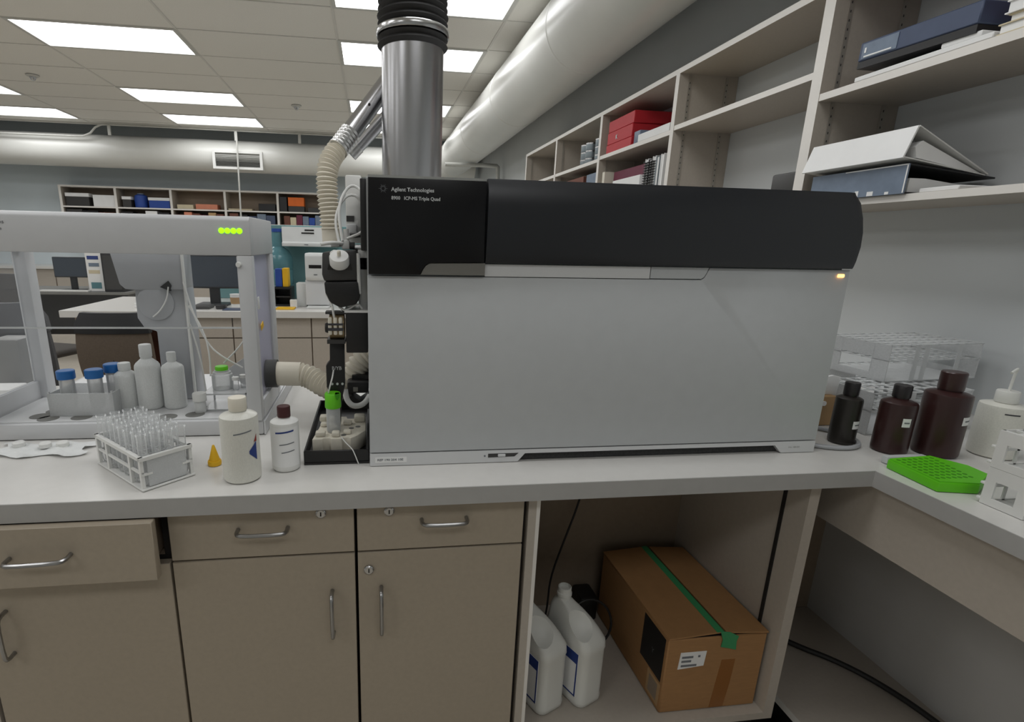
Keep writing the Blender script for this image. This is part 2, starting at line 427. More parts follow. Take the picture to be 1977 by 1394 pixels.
# right cabinet
t = thing('base_cabinet', 'beige base cabinet beside the open shelf bay, with two locks', 'cabinet', (.14, 1.22, 0))
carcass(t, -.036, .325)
d = panel('door', t, -.0345, .3165, CB + .002, ZD - .002); handle(d, (.0135, CF, .660), (.0135, CF, .556)); lock(d, -.012, CF, .703)
dr = panel('drawer', t, -.0345, .3165, ZD + .002, CT - .002); handle(dr, (.098, CF, .8145), (.192, CF, .8145)); lock(dr, .031, CF, .837)
# open cabinet
t = thing('open_cabinet', 'open beige cabinet bay under the bench holding a carton and two jugs', 'cabinet', (.67, 1.22, 0))
b = B(); b.box(.3265, .344, CF, 1.46, CB, CT); b.build('side_panel', 'laminate', t, smooth=False)
rp = B().box(.990, 1.016, CF, 1.46, CB, CT).build('side_panel', 'laminate', t, smooth=False)
B().box(.344, .990, CF, 1.46, CB, .215).build('bottom_shelf', 'laminate', t, smooth=False)
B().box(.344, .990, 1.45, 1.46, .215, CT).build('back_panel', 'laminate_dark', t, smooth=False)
B().box(.3265, 1.016, CF + .06, CF + .08, 0, CB).build('toe_kick', 'gap_black', t, smooth=False)
B().box(.9865, .990, 1.047, 1.056, .23, .85).build('shelf_standard', 'gap_black', t, smooth=False)
B().box(.344, .352, CF - .0, CF + .004, .215, CT).build('edge_strip', 'edge_band', t, smooth=False)
# far side of the peninsula
t = thing('base_cabinet', 'beige cabinet back on the far side of the front bench', 'cabinet', (-.2, 1.6, 0))
B().box(-1.6, 1.016, 1.465, 1.75, .1, CT).build('body', 'laminate', t, smooth=False)
B().box(-1.6, 1.016, 1.465, 1.70, 0, .1).build('toe_kick', 'gap_black', t, smooth=False)
t = thing('base_cabinet', 'beige base cabinet at the left end of the bench, outside the frame', 'cabinet', (-1.3, 1.2, 0))
B().box(-1.85, -.768, CF + .02, 1.46, .1, CT).build('body', 'laminate', t, smooth=False)
B().box(-1.85, -.768, CF, CF + .019, CB, CT).build('door', 'laminate', t, smooth=False)
B().box(-1.85, -.768, CF + .06, 1.46, 0, .1).build('toe_kick', 'gap_black', t, smooth=False)
# right branch of the bench
AX = 1.132
t = thing('knee_space_bench', 'beige apron and knee space under the right-hand worktop', 'bench', (1.4, .3, 0))
B().box(AX, AX + .02, YW, 1.46, .711, CT).build('apron_panel', 'laminate', t, smooth=False)
B().box(1.53, 1.55, YW, 1.46, .10, CT).build('back_panel', 'knee_panel', t, smooth=False)
B().box(1.018, 1.53, 1.44, 1.46, .142, CT).build('end_panel', 'laminate_dark', t, smooth=False)
B().box(AX, 1.53, YW, 1.44, .12, .142).build('low_shelf', 'laminate', t, smooth=False, edge=('edge_band', (0, -1)))
B().box(AX + .06, AX + .08, YW, 1.44, 0, .12).build('toe_kick', 'gap_black', t, smooth=False)
tag(B().tube([(1.26, 1.36, .153), (1.33, 1.255, .153), (1.40, 1.19, .153), (1.455, 1.10, .153), (1.49, .98, .153), (1.505, .8, .153), (1.51, .3, .153)], .0085, 8, 2).build('power_cable', 'black_rubber'), 'thick black cable along the low shelf in the knee space', 'cable')
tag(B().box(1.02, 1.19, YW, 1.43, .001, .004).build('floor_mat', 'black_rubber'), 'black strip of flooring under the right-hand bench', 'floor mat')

# ================================================================== ICP-MS instrument
IX0, IX1, IY = -.007, 1.055, 1.067
I = thing('mass_spectrometer', 'large white benchtop mass spectrometer with black upper cover', 'instrument', (.52, 1.37, ZB))
curve = [(1.030, 1.487), (1.043, 1.460), (1.051, 1.425), (1.0535, 1.39), (1.052, 1.35), (1.047, 1.331)]
B().prism([(IX0, .931), (IX1 - .003, .931), (IX1 - .003, 1.325)] + [(x - .004, z) for x, z in curve[::-1]] + [(IX0, 1.487)], 'y', IY + .014, 1.667).build('body', 'instr_white', I, smooth=False)
arc = [(.700 + .0, 1.305), (.7065, 1.309), (.711, 1.318), (.716, 1.3305)]
B().prism([(IX0, .9315), (IX1, .9315), (IX1 - .004, 1.3305)] + arc[::-1] + [(IX0, 1.305)], 'y', IY, IY + .013, .0012).build('front_panel', 'instr_white', I)
B().box(.2275, .5805, IY - .002, IY + .014, 1.3065, 1.3305).build('cover_strip', 'instr_light', I, smooth=False)
B().prism([(.583, 1.307), (.6985, 1.307), (.7045, 1.311), (.709, 1.319), (.7135, 1.3305), (.583, 1.3305)], 'y', IY - .0005, IY + .014).build('latch', 'instr_white', I, smooth=False)
pl = B().prism([(IX0, .901), (.320, .901), (.336, .9200), (.950, .9200), (.968, .901), (IX1, .901), (IX1, .9290), (IX0, .9290)], 'y', IY, IY + .03).build('plinth', 'instr_light', I, smooth=False)
B().box(.325, .965, IY + .012, IY + .03, .901, .9200).build('vent_grille', 'vent_dark', I, smooth=False)
B().box(IX0, IX1 - .005, IY + .03, 1.64, .901, .931).build('base', 'dark_grey', I, smooth=False)
B().prism([(.252, .9125), (.312, .9135), (.321, .9215), (.252, .9215)], 'y', IY - .0006, IY + .004).build('switch_recess', 'dark_grey', pl, smooth=False)
B().box(.274, .291, IY - .003, IY, .9145, .9205, .0008, 1).build('power_switch', 'instr_light', pl)
B().lathe([(.0022, 0), (.0022, .0008)], (.2445, IY, .9165), 10, (0, -1, 0)).build('status_dot', 'print_grey', pl)
sl = B().box(.004, .072, IY - .0006, IY, .9085, .9205).build('sticker', 'paper', pl, smooth=False)
text('sticker_text', 'REF 190 204 10E', .007, (.0085, IY - .0006, .9125), (1, 0, 0), (0, 0, 1), 'print_grey', sl, width=.056, bold=.02)
text('embossed_text', 'No. 88-00', .006, (.985, IY, .9125), (1, 0, 0), (0, 0, 1), 'fascia', pl, width=.03)
# black left cover with the silver grip cut in
poly = [(-.0045, 1.3085), (.096, 1.3085), (.100, 1.318), (.106, 1.3265), (.114, 1.3315), (.2235, 1.3335), (.2225, 1.4855), (-.0035, 1.4855)]
lc = B().prism(poly, 'y', IY - .011, IY + .013, .0012).build('glossy_cover', 'black_gloss', I)
B().prism([(.0975, 1.3085), (.1015, 1.3175), (.107, 1.3255), (.115, 1.3305), (.226, 1.3325), (.226, 1.3085)], 'y', IY - .008, IY + .013).build('grip', 'silver', I, smooth=False)
B().box(-.0035, .2225, IY - .0105, IY + .02, 1.4858, 1.4905).build('top_trim', 'trim_silver', I, smooth=False)
# satin right cover, slightly bulged
rows = []; zs = [1.3335, 1.337, 1.35, 1.38, 1.41, 1.44, 1.47, 1.486, 1.4915]
for z in zs:
    f = (z - 1.3335) / (1.4915 - 1.3335); yb = IY - .010 - .007 * math.sin(math.pi * f) ** .6 + (.006 if f > .95 else 0)
    xr = 1.052 + .009 * math.sin(math.pi * min(1, f * .9 + .12)) - .022 * f * f
    rows.append([(.2262, yb, z), (xr - .02, yb, z), (xr - .006, yb + .004, z), (xr, yb + .014, z), (xr, IY + .04, z), (.2262, IY + .013, z)])
B().loft(rows).build('satin_cover', 'black_satin', I)
B().box(.2262, 1.028, IY + .005, 1.66, 1.4870, 1.4925).build('lid', 'instr_light', I, smooth=False)
B().box(IX0, .2225, IY + .03, 1.66, 1.4870, 1.4915).build('lid', 'instr_light', I, smooth=False)
B().box(1.0225, 1.0385, IY - .002, IY + .003, 1.3145, 1.3215, .0015).build('status_light', 'led_amber', I)
ty = IY - .011
text('maker_name', 'Agilent Technologies', .0098, (.040, ty, 1.4625), (1, 0, 0), (0, 0, 1), 'print_white', lc, width=.081, bold=.022)
text('model_name', '8900   ICP-MS Triple Quad', .0088, (.040, ty, 1.4475), (1, 0, 0), (0, 0, 1), 'print_white', lc, width=.093, bold=.022)
b = B()
for k in range(12):
    a = 2 * math.pi * k / 12; r0, r1 = .0032, (.0092 if k % 2 == 0 else .0072)
    c, s_ = math.cos(a), math.sin(a); w = .0006
    b.prism([(.0248 + c * r0 - s_ * w, 1.4665 + s_ * r0 + c * w), (.0248 + c * r0 + s_ * w, 1.4665 + s_ * r0 - c * w), (.0248 + c * r1, 1.4665 + s_ * r1)], 'y', ty - .0006, ty)
b.build('starburst_logo', 'print_grey', lc, smooth=False)

# ---- sample introduction on the left side of the instrument
B().box(-.028, IX0, 1.20, 1.34, 1.222, 1.352, .003).build('side_panel', 'white_plastic', I)
sc = B().prism([(-.101, 1.346), (-.030, 1.352), (-.026, 1.30), (-.030, 1.288), (-.099, 1.286), (-.103, 1.30)], 'y', 1.165, 1.275, .004).build('chamber_housing', 'dark_grey', I)
B().prism([(-.099, 1.285), (-.028, 1.287), (-.024, 1.252), (-.032, 1.238), (-.066, 1.230), (-.088, 1.242), (-.097, 1.262)], 'y', 1.160, 1.27, .004).build('chamber_cover', 'black_plastic', I)
cp = B().lathe([(.019, 0), (.0205, .003), (.0205, .020), (.019, .023), (.012, .024)], (-.065, 1.160, 1.322), 24, (0, -.62, .78)).build('chamber_cap', 'white_plastic', I)
B().lathe([(.004, .022), (.004, .034), (.002, .036)], (-.065, 1.160, 1.322), 10, (0, -.62, .78)).build('nozzle', 'cream', cp)
B().cyl((-.065, 1.20, 1.320), (-.065, 1.165, 1.31), .026, 20).build('cap_collar', 'black_plastic', I)
B().cyl((-.034, 1.21, 1.356), (-.006, 1.21, 1.356), .0075, 14).build('gas_fitting', 'chrome', I)
b = B(); b.cyl((-.030, 1.21, 1.340), (-.006, 1.21, 1.340), .007, 12); b.box(-.03, -.008, 1.20, 1.23, 1.31, 1.335); b.build('fitting_clamp', 'black_plastic', I)
b = B(); b.box(-.062, -.045, 1.20, 1.225, 1.352, 1.372, .003); b.cyl((-.085, 1.21, 1.362), (-.05, 1.21, 1.362), .005, 10); b.cyl((-.053, 1.21, 1.37), (-.053, 1.21, 1.395), .006, 10); b.build('nebuliser_block', 'white_plastic', I)
b = B(); b.cyl((-.045, 1.21, 1.360), (-.034, 1.21, 1.360), .008, 12); b.cyl((-.045, 1.22, 1.382), (-.018, 1.22, 1.384), .006, 10); b.box(-.02, -.008, 1.2, 1.24, 1.37, 1.45, .003); b.build('connector_block', 'dark_grey', I)
tb = B().box(-.056, -.019, 1.31, 1.40, 1.365, 1.517, .004).build('torch_housing', 'white_plastic', I)
B().box(-.055, -.037, 1.307, 1.312, 1.414, 1.427).build('button', 'dark_grey', tb, smooth=False)
b = B(); b.box(-.054, -.03, 1.27, 1.309, 1.378, 1.408, .004); b.build('connector_housing', 'instr_light', I)
B().box(-.019, -.007, 1.09, 1.42, 1.352, 1.487, .002).build('chamber_door', 'black_plastic', I)
# peristaltic pump
B().box(-.056, -.008, 1.165, 1.27, 1.130, 1.2185, .003).build('pump_motor', 'black_plastic', I)
B().box(-.058, -.006, 1.163, 1.272, 1.2195, 1.2245).build('pump_plate', 'white_plastic', I, smooth=False)
ph = B().cyl((-.092, 1.20, 1.186), (-.060, 1.20, 1.186), .030, 24).build('pump_head', 'brass', I)
for k in range(3): B().box(-.094 + .0113 * k, -.0855 + .0113 * k, 1.164, 1.215, 1.170, 1.208, .003).build('tubing_cassette', 'cream' if k != 1 else 'hose_beige', ph)
B().box(-.0945, -.061, 1.1625, 1.166, 1.180, 1.186).build('cassette_mark', 'print_dark', ph, smooth=False)
B().box(-.0945, -.061, 1.1625, 1.166, 1.192, 1.196).build('cassette_mark', 'print_dark', ph, smooth=False)
B().lathe([(.011, 0), (.012, .004), (.010, .009)], (-.094, 1.20, 1.181), 16, (-1, 0, 0)).build('pump_knob', 'black_plastic', ph)
B().box(-.098, -.058, 1.175, 1.22, 1.149, 1.158).build('pump_bracket', 'dark_grey', I, smooth=False); B().box(-.10, -.056, 1.18, 1.21, 1.214, 1.219).build('pump_bracket', 'dark_grey', I, smooth=False)
ar = B().prism([(-.094, 1.150), (-.062, 1.150), (-.063, 1.045), (-.072, 1.005), (-.075, .95), (-.088, .95), (-.090, 1.01), (-.104, 1.045), (-.104, 1.095), (-.095, 1.105)], 'y', 1.195, 1.225, .002).build('pump_stand', 'black_plastic', I)
text('stand_text', 'B/YB', .012, (-.091, 1.195, 1.085), (1, 0, 0), (0, 0, 1), 'print_white', ar, width=.022)
for k in range(3): B().lathe([(.0028, 0), (.0028, .002)], (-.091 + k * .0115, 1.195, 1.052), 10, (0, -1, 0)).build('screw', 'print_white', ar)
b = B(); b.box(-.062, -.009, 1.275, 1.335, 1.005, 1.035, .006); b.box(-.05, -.009, 1.30, 1.34, 1.035, 1.045); vb = b.build('drain_valve', 'black_plastic', I)
B().box(-.047, -.035, 1.273, 1.276, 1.010, 1.022, .001, 1).build('valve_button', 'silver', vb)
B().tube([(-.066, 1.26, 1.02), (-.062, 1.25, .995), (-.045, 1.245, .980), (-.02, 1.25, .985), (-.006, 1.26, 1.005)], .007, 10, 2).build('drain_spout', 'white_plastic', I)
B().prism([(-.075, .99), (-.055, .965), (-.008, .965), (-.008, 1.0), (-.03, .985), (-.05, 1.0)], 'y', 1.275, 1.32).build('drain_bracket', 'black_plastic', I, smooth=False)
for pts, r in (([(-.066, 1.20, 1.36), (-.078, 1.22, 1.42), (-.052, 1.24, 1.47), (-.020, 1.25, 1.465), (-.008, 1.24, 1.40), (-.02, 1.22, 1.36)], .003),
               ([(-.06, 1.20, 1.37), (-.07, 1.22, 1.44), (-.046, 1.25, 1.492), (-.016, 1.25, 1.48), (-.005, 1.2, 1.43), (-.012, 1.2, 1.39), (-.05, 1.2, 1.375)], .0032),
               ([(-.10, 1.18, 1.30), (-.094, 1.17, 1.33), (-.078, 1.165, 1.352), (-.066, 1.15, 1.345)], .0022),
               ([(-.027, 1.17, 1.345), (-.026, 1.165, 1.30), (-.025, 1.17, 1.26)], .004),
               ([(-.096, 1.17, 1.26), (-.083, 1.165, 1.235), (-.082, 1.17, 1.215), (-.078, 1.18, 1.19)], .0025),
               ([(-.07, 1.18, 1.23), (-.055, 1.17, 1.222), (-.03, 1.175, 1.24), (-.02, 1.18, 1.226)], .0025),
               ([(-.105, 1.18, 1.362), (-.085, 1.185, 1.366), (-.06, 1.2, 1.365)], .004),
               ([(-.066, 1.2, 1.225), (-.063, 1.185, 1.205)], .002)):
    B().tube(pts, r, 8, 2).build('tubing', 'white_plastic', I)

# ---- exhaust pipe from the instrument top
EX, EYY = .103, 1.385
t = thing('exhaust_pipe', 'shiny steel exhaust pipe with black flexible hose rising from the instrument', 'exhaust pipe', (EX, EYY, 1.4925))
B().cyl((EX, EYY, 1.4928), (EX, EYY, 1.84), .0725, 40).build('steel_pipe', 'steel', t)
B().lathe([(.079, 0), (.079, .01), (.074, .012)], (EX, EYY, 1.4928), 32).build('base_collar', 'black_plastic', t)
b = B(); n = 52; prof = []
for k in range(n): prof.append((.0775 + .0035 * (1 if k % 2 else -1) + .0012 * math.sin(k * .9), 1.80 + k * .0075))
B().lathe(prof, (EX, EYY, 0), 32).build('flexible_hose', 'black_rubber', t)
B().lathe([(.0830, 1.826), (.0842, 1.828), (.0842, 1.839), (.0830, 1.841)], (EX, EYY, 0), 32).build('hose_clamp', 'chrome', t)
B().cyl((EX, EYY, 2.18), (EX, EYY, ZC - .003), .078, 32).build('upper_pipe', 'steel', t)
# ---- silver branch ducts and the corrugated hose
t = thing('branch_duct', 'foil wrapped silver branch duct running down behind the steel pipe', 'duct', (0, 1.52, 1.6))
B().tube([(.09, 1.47, 1.80), (.055, 1.475, 1.765), (-.058, 1.405, 1.606), (-.072, 1.390, 1.586)], .0225, 16).build('upper_tube', 'steel', t)
B().tube([(.10, 1.48, 1.735), (.05, 1.50, 1.688), (-.046, 1.50, 1.590)], .016, 14).build('lower_tube', 'steel', t)
B().tube([(-.045, 1.412, 1.624), (-.062, 1.400, 1.600), (-.076, 1.387, 1.580)], .0245, 16, 1, corr=(.009, .0012)).build('foil_joint', 'foil', t)
B().tube([(-.028, 1.50, 1.608), (-.048, 1.50, 1.588)], .0175, 14).build('foil_joint', 'foil', t)
B().lathe([(.003, 0), (.003, .004)], (.002, 1.420, 1.690), 8, (-.2, -1, .2)).build('screw', 'gap_black', t)
t = thing('corrugated_hose', 'cream corrugated hose hanging from the silver duct to the spray chamber', 'hose', (-.09, 1.36, 1.36))
B().tube([(-.074, 1.388, 1.583), (-.090, 1.376, 1.562), (-.101, 1.364, 1.530), (-.101, 1.358, 1.48), (-.096, 1.355, 1.43), (-.095, 1.355, 1.398)], .0228, 18, 2, corr=(.0092, .0032)).build('hose', 'hose_beige', t)
B().cyl((-.095, 1.355, 1.40), (-.094, 1.352, 1.362), .0215, 20).build('cuff', 'hose_beige', t)
t = thing('corrugated_hose', 'beige corrugated hose joining the sampler enclosure to the instrument', 'hose', (-.15, 1.40, 1.0))
B().cyl((-.278, 1.405, 1.027), (-.248, 1.405, 1.027), .037, 24).build('port_ring', 'hose_dark', t)
B().cyl((-.262, 1.405, 1.027), (-.188, 1.402, 1.025), .0315, 24).build('cuff', 'hose_beige', t)
B().tube([(-.19, 1.402, 1.025), (-.16, 1.395, 1.018), (-.125, 1.37, 1.0), (-.088, 1.345, .995), (-.055, 1.34, 1.02), (-.035, 1.34, 1.065), (-.004, 1.345, 1.09)], .0285, 18, 2, corr=(.0125, .0034)).build('hose', 'hose_beige', t)

# ================================================================== right wall shelves
SX = 1.50
UY = [.90, 1.805, 2.705, 3.59, 4.46, 5.32]
t = thing('wall_shelf_unit', 'long beige wall shelf unit with open bays on the right wall', 'shelf unit', (1.65, 3.1, 1.512))
for k, y in enumerate(UY):
    w = .022 if k == 1 else .016
    u = B().box(SX, XR - .001, y - w, y + w, 1.5325, 2.192).build('upright', 'laminate', t, smooth=False, edge=('edge_band', (0, -1)))
    for s_ in (-1, 1):
        for x in (SX + .055, XR - .06):
            B().box(x - .007, x + .007, y + s_ * w, y + s_ * (w + .004), 1.54, 2.185).build('shelf_standard', 'standard_metal', u, smooth=False)
            if k in (1, 2):
                c = B()
                for q in range(24): c.box(x - .0018, x + .0018, y + s_ * (w + .004), y + s_ * (w + .0045), 1.55 + q * .026, 1.557 + q * .026)
                c.build('standard_slot', 'dark_grey', u, smooth=False)['kind'] = 'stuff'
B().box(SX, XR - .001, UY[0] - .016, UY[-1] + .016, 2.192, 2.216).build('top_board', 'laminate', t, smooth=False, edge=('edge_band', (0, -1)))
B().box(SX, XR - .001, UY[0] - .016, UY[-1] + .016, 1.512, 1.532).build('bottom_shelf', 'laminate', t, smooth=False, edge=('edge_band', (0, -1)))
for (a, b, z) in ((.916, 1.783, 1.880), (1.827, 2.689, 1.958), (2.721, 3.574, 1.945), (3.606, 4.444, 1.935), (4.476, 5.304, 1.935)):
    B().box(SX + .002, XR - .001, a, b, z - .022, z).build('shelf', 'laminate', t, smooth=False, edge=('edge_band', (0, -1)))

# ---- things on the shelves
def book(name, label, cat, x0, x1, y0, y1, z0, z1, m, group=None, pages=None, bev=.002):
    """box-like thing: cover wrapped round a lighter page block, pages = side the pages show on"""
    t = thing(name, label, cat, ((x0 + x1) / 2, (y0 + y1) / 2, z0), 0, group)
    if pages is None: B().box(x0, x1, y0, y1, z0, z1, bev, 1).build('cover', m, t); return t
    th = .003
    if pages == 'flat':
        B().box(x0, x1, y0, y1, z0, z0 + th).build('cover', m, t, smooth=False); B().box(x0, x1, y0, y1, z1 - th, z1).build('cover', m, t, smooth=False)
        B().box(x1 - th, x1, y0, y1, z0 + th, z1 - th).build('spine', m, t, smooth=False)
        B().box(x0 + .004, x1 - th, y0 + .004, y1 - .004, z0 + th, z1 - th).build('pages', 'paper', t, smooth=False)
    else:
        B().box(x0, x1, y0, y0 + th, z0, z1).build('cover', m, t, smooth=False); B().box(x0, x1, y1 - th, y1, z0, z1).build('cover', m, t, smooth=False)
        B().box(x0, x0 + th, y0 + th, y1 - th, z0, z1).build('spine', m, t, smooth=False)
        B().box(x0 + th, x1 - .004, y0 + th, y1 - th, z0 + .003, z1 - .004).build('pages', 'paper', t, smooth=False)
    return t
# near bay, lower shelf: a blue-grey binder lying flat, a white binder leaning open on it
t = thing('ring_binder', 'worn blue-grey ring binder lying flat on the lower right shelf', 'binder', (1.63, 1.56, 1.532))
B().box(1.488, 1.492, 1.395, 1.728, 1.5325, 1.612).build('spine', 'blue_grey', t, smooth=False)
B().box(1.492, 1.77, 1.395, 1.728, 1.5325, 1.5365).build('cover', 'binder_black', t, smooth=False)
B().prism([(1.492, 1.6075), (1.492, 1.612), (1.775, 1.585), (1.775, 1.581)], 'y', 1.395, 1.728).build('cover', 'binder_black', t, smooth=False)
B().prism([(1.51, 1.537), (1.74, 1.537), (1.74, 1.556), (1.56, 1.575), (1.51, 1.575)], 'y', 1.405, 1.715).build('pages', 'paper', t, smooth=False)
for k in range(5):
    B().box(1.4872, 1.488, 1.44 + k * .05, 1.452 + k * .05 + .008 * (k % 2), 1.5335, 1.541 + .005 * (k % 3)).build('scuff', 'paper', t, smooth=False)
B().box(1.4872, 1.488, 1.396, 1.60, 1.6085, 1.6115).build('scuff', 'paper', t, smooth=False)
B().box(1.4872, 1.488, 1.3955, 1.399, 1.5345, 1.611).build('scuff', 'paper', t, smooth=False)
t = thing('ring_binder', 'white ring binder leaning open like a tent on the blue-grey binder', 'binder', (1.6, 1.57, 1.612))
sp = [(1.462, 1.626), (1.490, 1.709), (1.494, 1.7075), (1.466, 1.6245)]
B().prism(sp, 'y', 1.395, 1.752).build('spine', 'paper', t, smooth=False)
B().prism([(1.492, 1.706), (1.492, 1.709), (1.745, 1.594), (1.745, 1.590)], 'y', 1.392, 1.748).build('cover', 'white_plastic', t, smooth=False)
B().prism([(1.466, 1.6265), (1.468, 1.629), (1.74, 1.592), (1.74, 1.5885)], 'y', 1.395, 1.748).build('cover', 'white_plastic', t, smooth=False)
B().prism([(1.50, 1.655), (1.52, 1.672), (1.73, 1.594), (1.72, 1.5935), (1.51, 1.628)], 'y', 1.40, 1.735).build('pages', 'paper', t, smooth=False)
B().tube([(1.485, 1.43, 1.650), (1.505, 1.43, 1.682), (1.53, 1.43, 1.672), (1.525, 1.43, 1.640), (1.50, 1.43, 1.632)], .002, 6, 1).build('ring', 'chrome', t)
t = thing('clip_folder', 'grey clip folder leaning behind the open white binder', 'folder', (1.72, 1.5, 1.6))
B().prism([(1.535, 1.712), (1.545, 1.715), (1.77, 1.600), (1.762, 1.594)], 'y', 1.44, 1.68).build('cover', 'paper_cream', t, smooth=False)
B().prism([(1.545, 1.7155), (1.55, 1.7175), (1.79, 1.596), (1.772, 1.600)], 'y', 1.44, 1.69).build('back_cover', 'dark_grey', t, smooth=False)
book('paper_stack', 'small stack of papers beside the blue-grey binder on the lower shelf', 'papers', 1.515, 1.72, 1.27, 1.375, 1.5325, 1.5445, 'paper')
# near bay, upper shelf
t = thing('box_file', 'large navy box file lying tilted on the upper right shelf', 'box file', (1.62, 1.48, 1.90))
B().box(-.02, .25, -.172, .172, 0, .052, .003, 1).build('body', 'navy', t, local=True)
lbl = B().box(-.0215, -.0205, .045, .160, .005, .046).build('label_pocket', 'blue_grey', t, local=True, smooth=False)
B().box(-.0228, -.0217, .06, .15, .008, .012).build('scuff', 'paper', lbl, local=True, smooth=False); B().box(-.0228, -.0217, .145, .151, .02, .034).build('scuff', 'paper', lbl, local=True, smooth=False)
B().box(-.018, .245, -.17, .17, -.020, -.001).build('base_tray', 'binder_black', t, local=True)
t.location = (1.52, 1.482, 1.931); t.rotation_euler = (math.radians(2.0), 0, 0)
book('plastic_wallet', 'flat white plastic wallets lying under the navy box file', 'papers', 1.503, 1.75, 1.27, 1.655, 1.8805, 1.8945, 'paper')
b = B(); b.box(1.506, 1.7, 1.30, 1.40, 1.895, 1.909, .004); tag(b.build('paper_roll', 'paper'), 'crumpled white packet in front of the navy box file', 'packet')
for k, (z0, z1, m, dx, lab) in enumerate(((1.8805, 1.905, 'paper_cream', .0, 'cream folder at the bottom of the right shelf stack'), (1.9055, 1.925, 'paper_cream', .01, 'cream folder in the middle of the right shelf stack'), (1.9255, 1.955, 'paper', .004, 'thick white folder near the top of the right shelf stack'), (1.9555, 1.985, 'red_box', .01, 'red folder on top of the right shelf stack'))):
    book('file_folder', lab, 'folder', 1.505 + dx, 1.75, .95, 1.265 - dx, z0, z1, m, 'folders on the upper right shelf', pages='flat' if k < 3 else None)
# second bay
tag(B().box(1.545, 1.70, 1.84, 2.0, 1.5325, 1.652, .008).build('storage_box', 'dark_grey'), 'dark grey box at the near end of the empty shelf bay', 'box')
book('paper_stack', 'thin loose sheets on the middle shelf of the empty bay', 'papers', 1.53, 1.72, 2.30, 2.62, 1.9585, 1.9665, 'paper_cream')
# third bay: red boxes, notebooks
zt = 1.9455
rb = None
for k, (h, lab) in enumerate(((.052, 'red carton at the bottom of the shelf stack'), (.072, 'red carton with white emblem in the middle of the shelf stack'), (.068, 'red carton on top of the shelf stack'))):
    t = thing('red_carton', lab, 'carton', (1.66, 3.32, zt), 0, 'red cartons')
    B().box(1.512 + .003 * k, 1.795, 3.165 + .006 * (k % 2), 3.505, zt, zt + h - .001, .003, 1).build('box_body', 'red_box', t)
    if k == 1: text('emblem', 'K', .034, (1.5135, 3.385, zt + .02), (0, -1, 0), (0, 0, 1), 'print_white', t, thick=.0006, width=.03, bold=.03); t.children[-1].location = (0, 0, 0)
    zt += h
tag(B().box(1.52, 1.58, 3.08, 3.15, 1.9455, 2.015, .003).build('small_carton', 'blue_grey'), 'small blue-grey carton in front of the red cartons', 'carton')
book('paper_stack', 'white catalogue lying at the shelf edge beside the red cartons', 'papers', 1.505, 1.72, 2.74, 3.07, 1.9455, 1.985, 'paper')
book('paper_stack', 'pale folded sheets lying behind the red cartons at the far right', 'papers', 1.70, 1.80, 2.80, 3.14, 1.9855, 2.03, 'paper')
book('book', 'cream hardback standing at the far end of the third bay', 'book', 1.515, 1.75, 3.50, 3.535, 1.5325, 1.842, 'cream', pages='up')
book('box_file', 'maroon box file standing on the lower shelf of the third bay', 'box file', 1.56, 1.79, 3.03, 3.46, 1.5325, 1.835, 'maroon_book')
book('book', 'white book standing in front of the maroon box file', 'book', 1.52, 1.556, 3.03, 3.38, 1.5325, 1.772, 'paper')
for k, (y, m, h, lab) in enumerate(((2.965, 'paper', .318, 'spiral notebook nearest the maroon box file'), (2.925, 'dark_grey', .312, 'second spiral notebook, dark cover, third shelf bay'), (2.885, 'paper', .322, 'third spiral notebook with pale cover, third shelf bay'), (2.845, 'can_grey', .318, 'grey notebook in the row of spiral notebooks'), (2.80, 'paper', .322, 'white notebook at the near end of the notebook row'))):
    t = thing('spiral_notebook', lab, 'notebook', (1.63, y, 1.532), 0, 'spiral notebooks')
    B().box(1.525, 1.74, y - .013, y + .013, 1.5325, 1.5325 + h - .012).build('pages', 'paper', t, smooth=False)
    B().box(1.52, 1.745, y - .016, y - .0135, 1.5325, 1.5325 + h - .006).build('cover', m, t, smooth=False)
    B().box(1.52, 1.745, y + .0135, y + .016, 1.5325, 1.5325 + h - .006).build('cover', m, t, smooth=False)
    if k < 3:
        c = B()
        for q in range(22): c.lathe([(.0175, -.0015), (.0185, 0), (.0175, .0015)], (1.522, y, 1.545 + q * .0132), 8)
        c.build('spiral_binding', 'binder_black', t)
# fourth bay: grey tins, books
k = 0
for (y, n) in ((4.02, 3), (3.93, 3), (3.76, 3), (3.68, 4)):
    for q in range(n):
        z = 1.9355 + q * .051
        pos = {4.02: 'far left', 3.93: 'second', 3.76: 'third', 3.68: 'nearest'}[y]
        t = thing('metal_tin', 'grey metal tin, level %s of the %s stack in the fourth bay' % (('one', 'two', 'three', 'four')[q], pos), 'tin', (1.585, y, z), 0, 'grey tins')
        B().lathe([(.040, 0), (.0405, .002), (.0405, .040)], (1.585, y, z), 20).build('tin_body', 'can_grey', t)
        B().lathe([(.042, .040), (.042, .049), (.040, .0505)], (1.585, y, z), 20).build('lid', 'chrome', t)
book('book', 'red-brown ledger standing on the lower shelf of the fourth bay', 'book', 1.53, 1.76, 3.90, 4.30, 1.5325, 1.86, 'brown_book')
book('book', 'blue-grey book standing at the near end of the fourth bay', 'book', 1.53, 1.76, 3.66, 3.84, 1.5325, 1.86, 'blue_grey', pages='up')

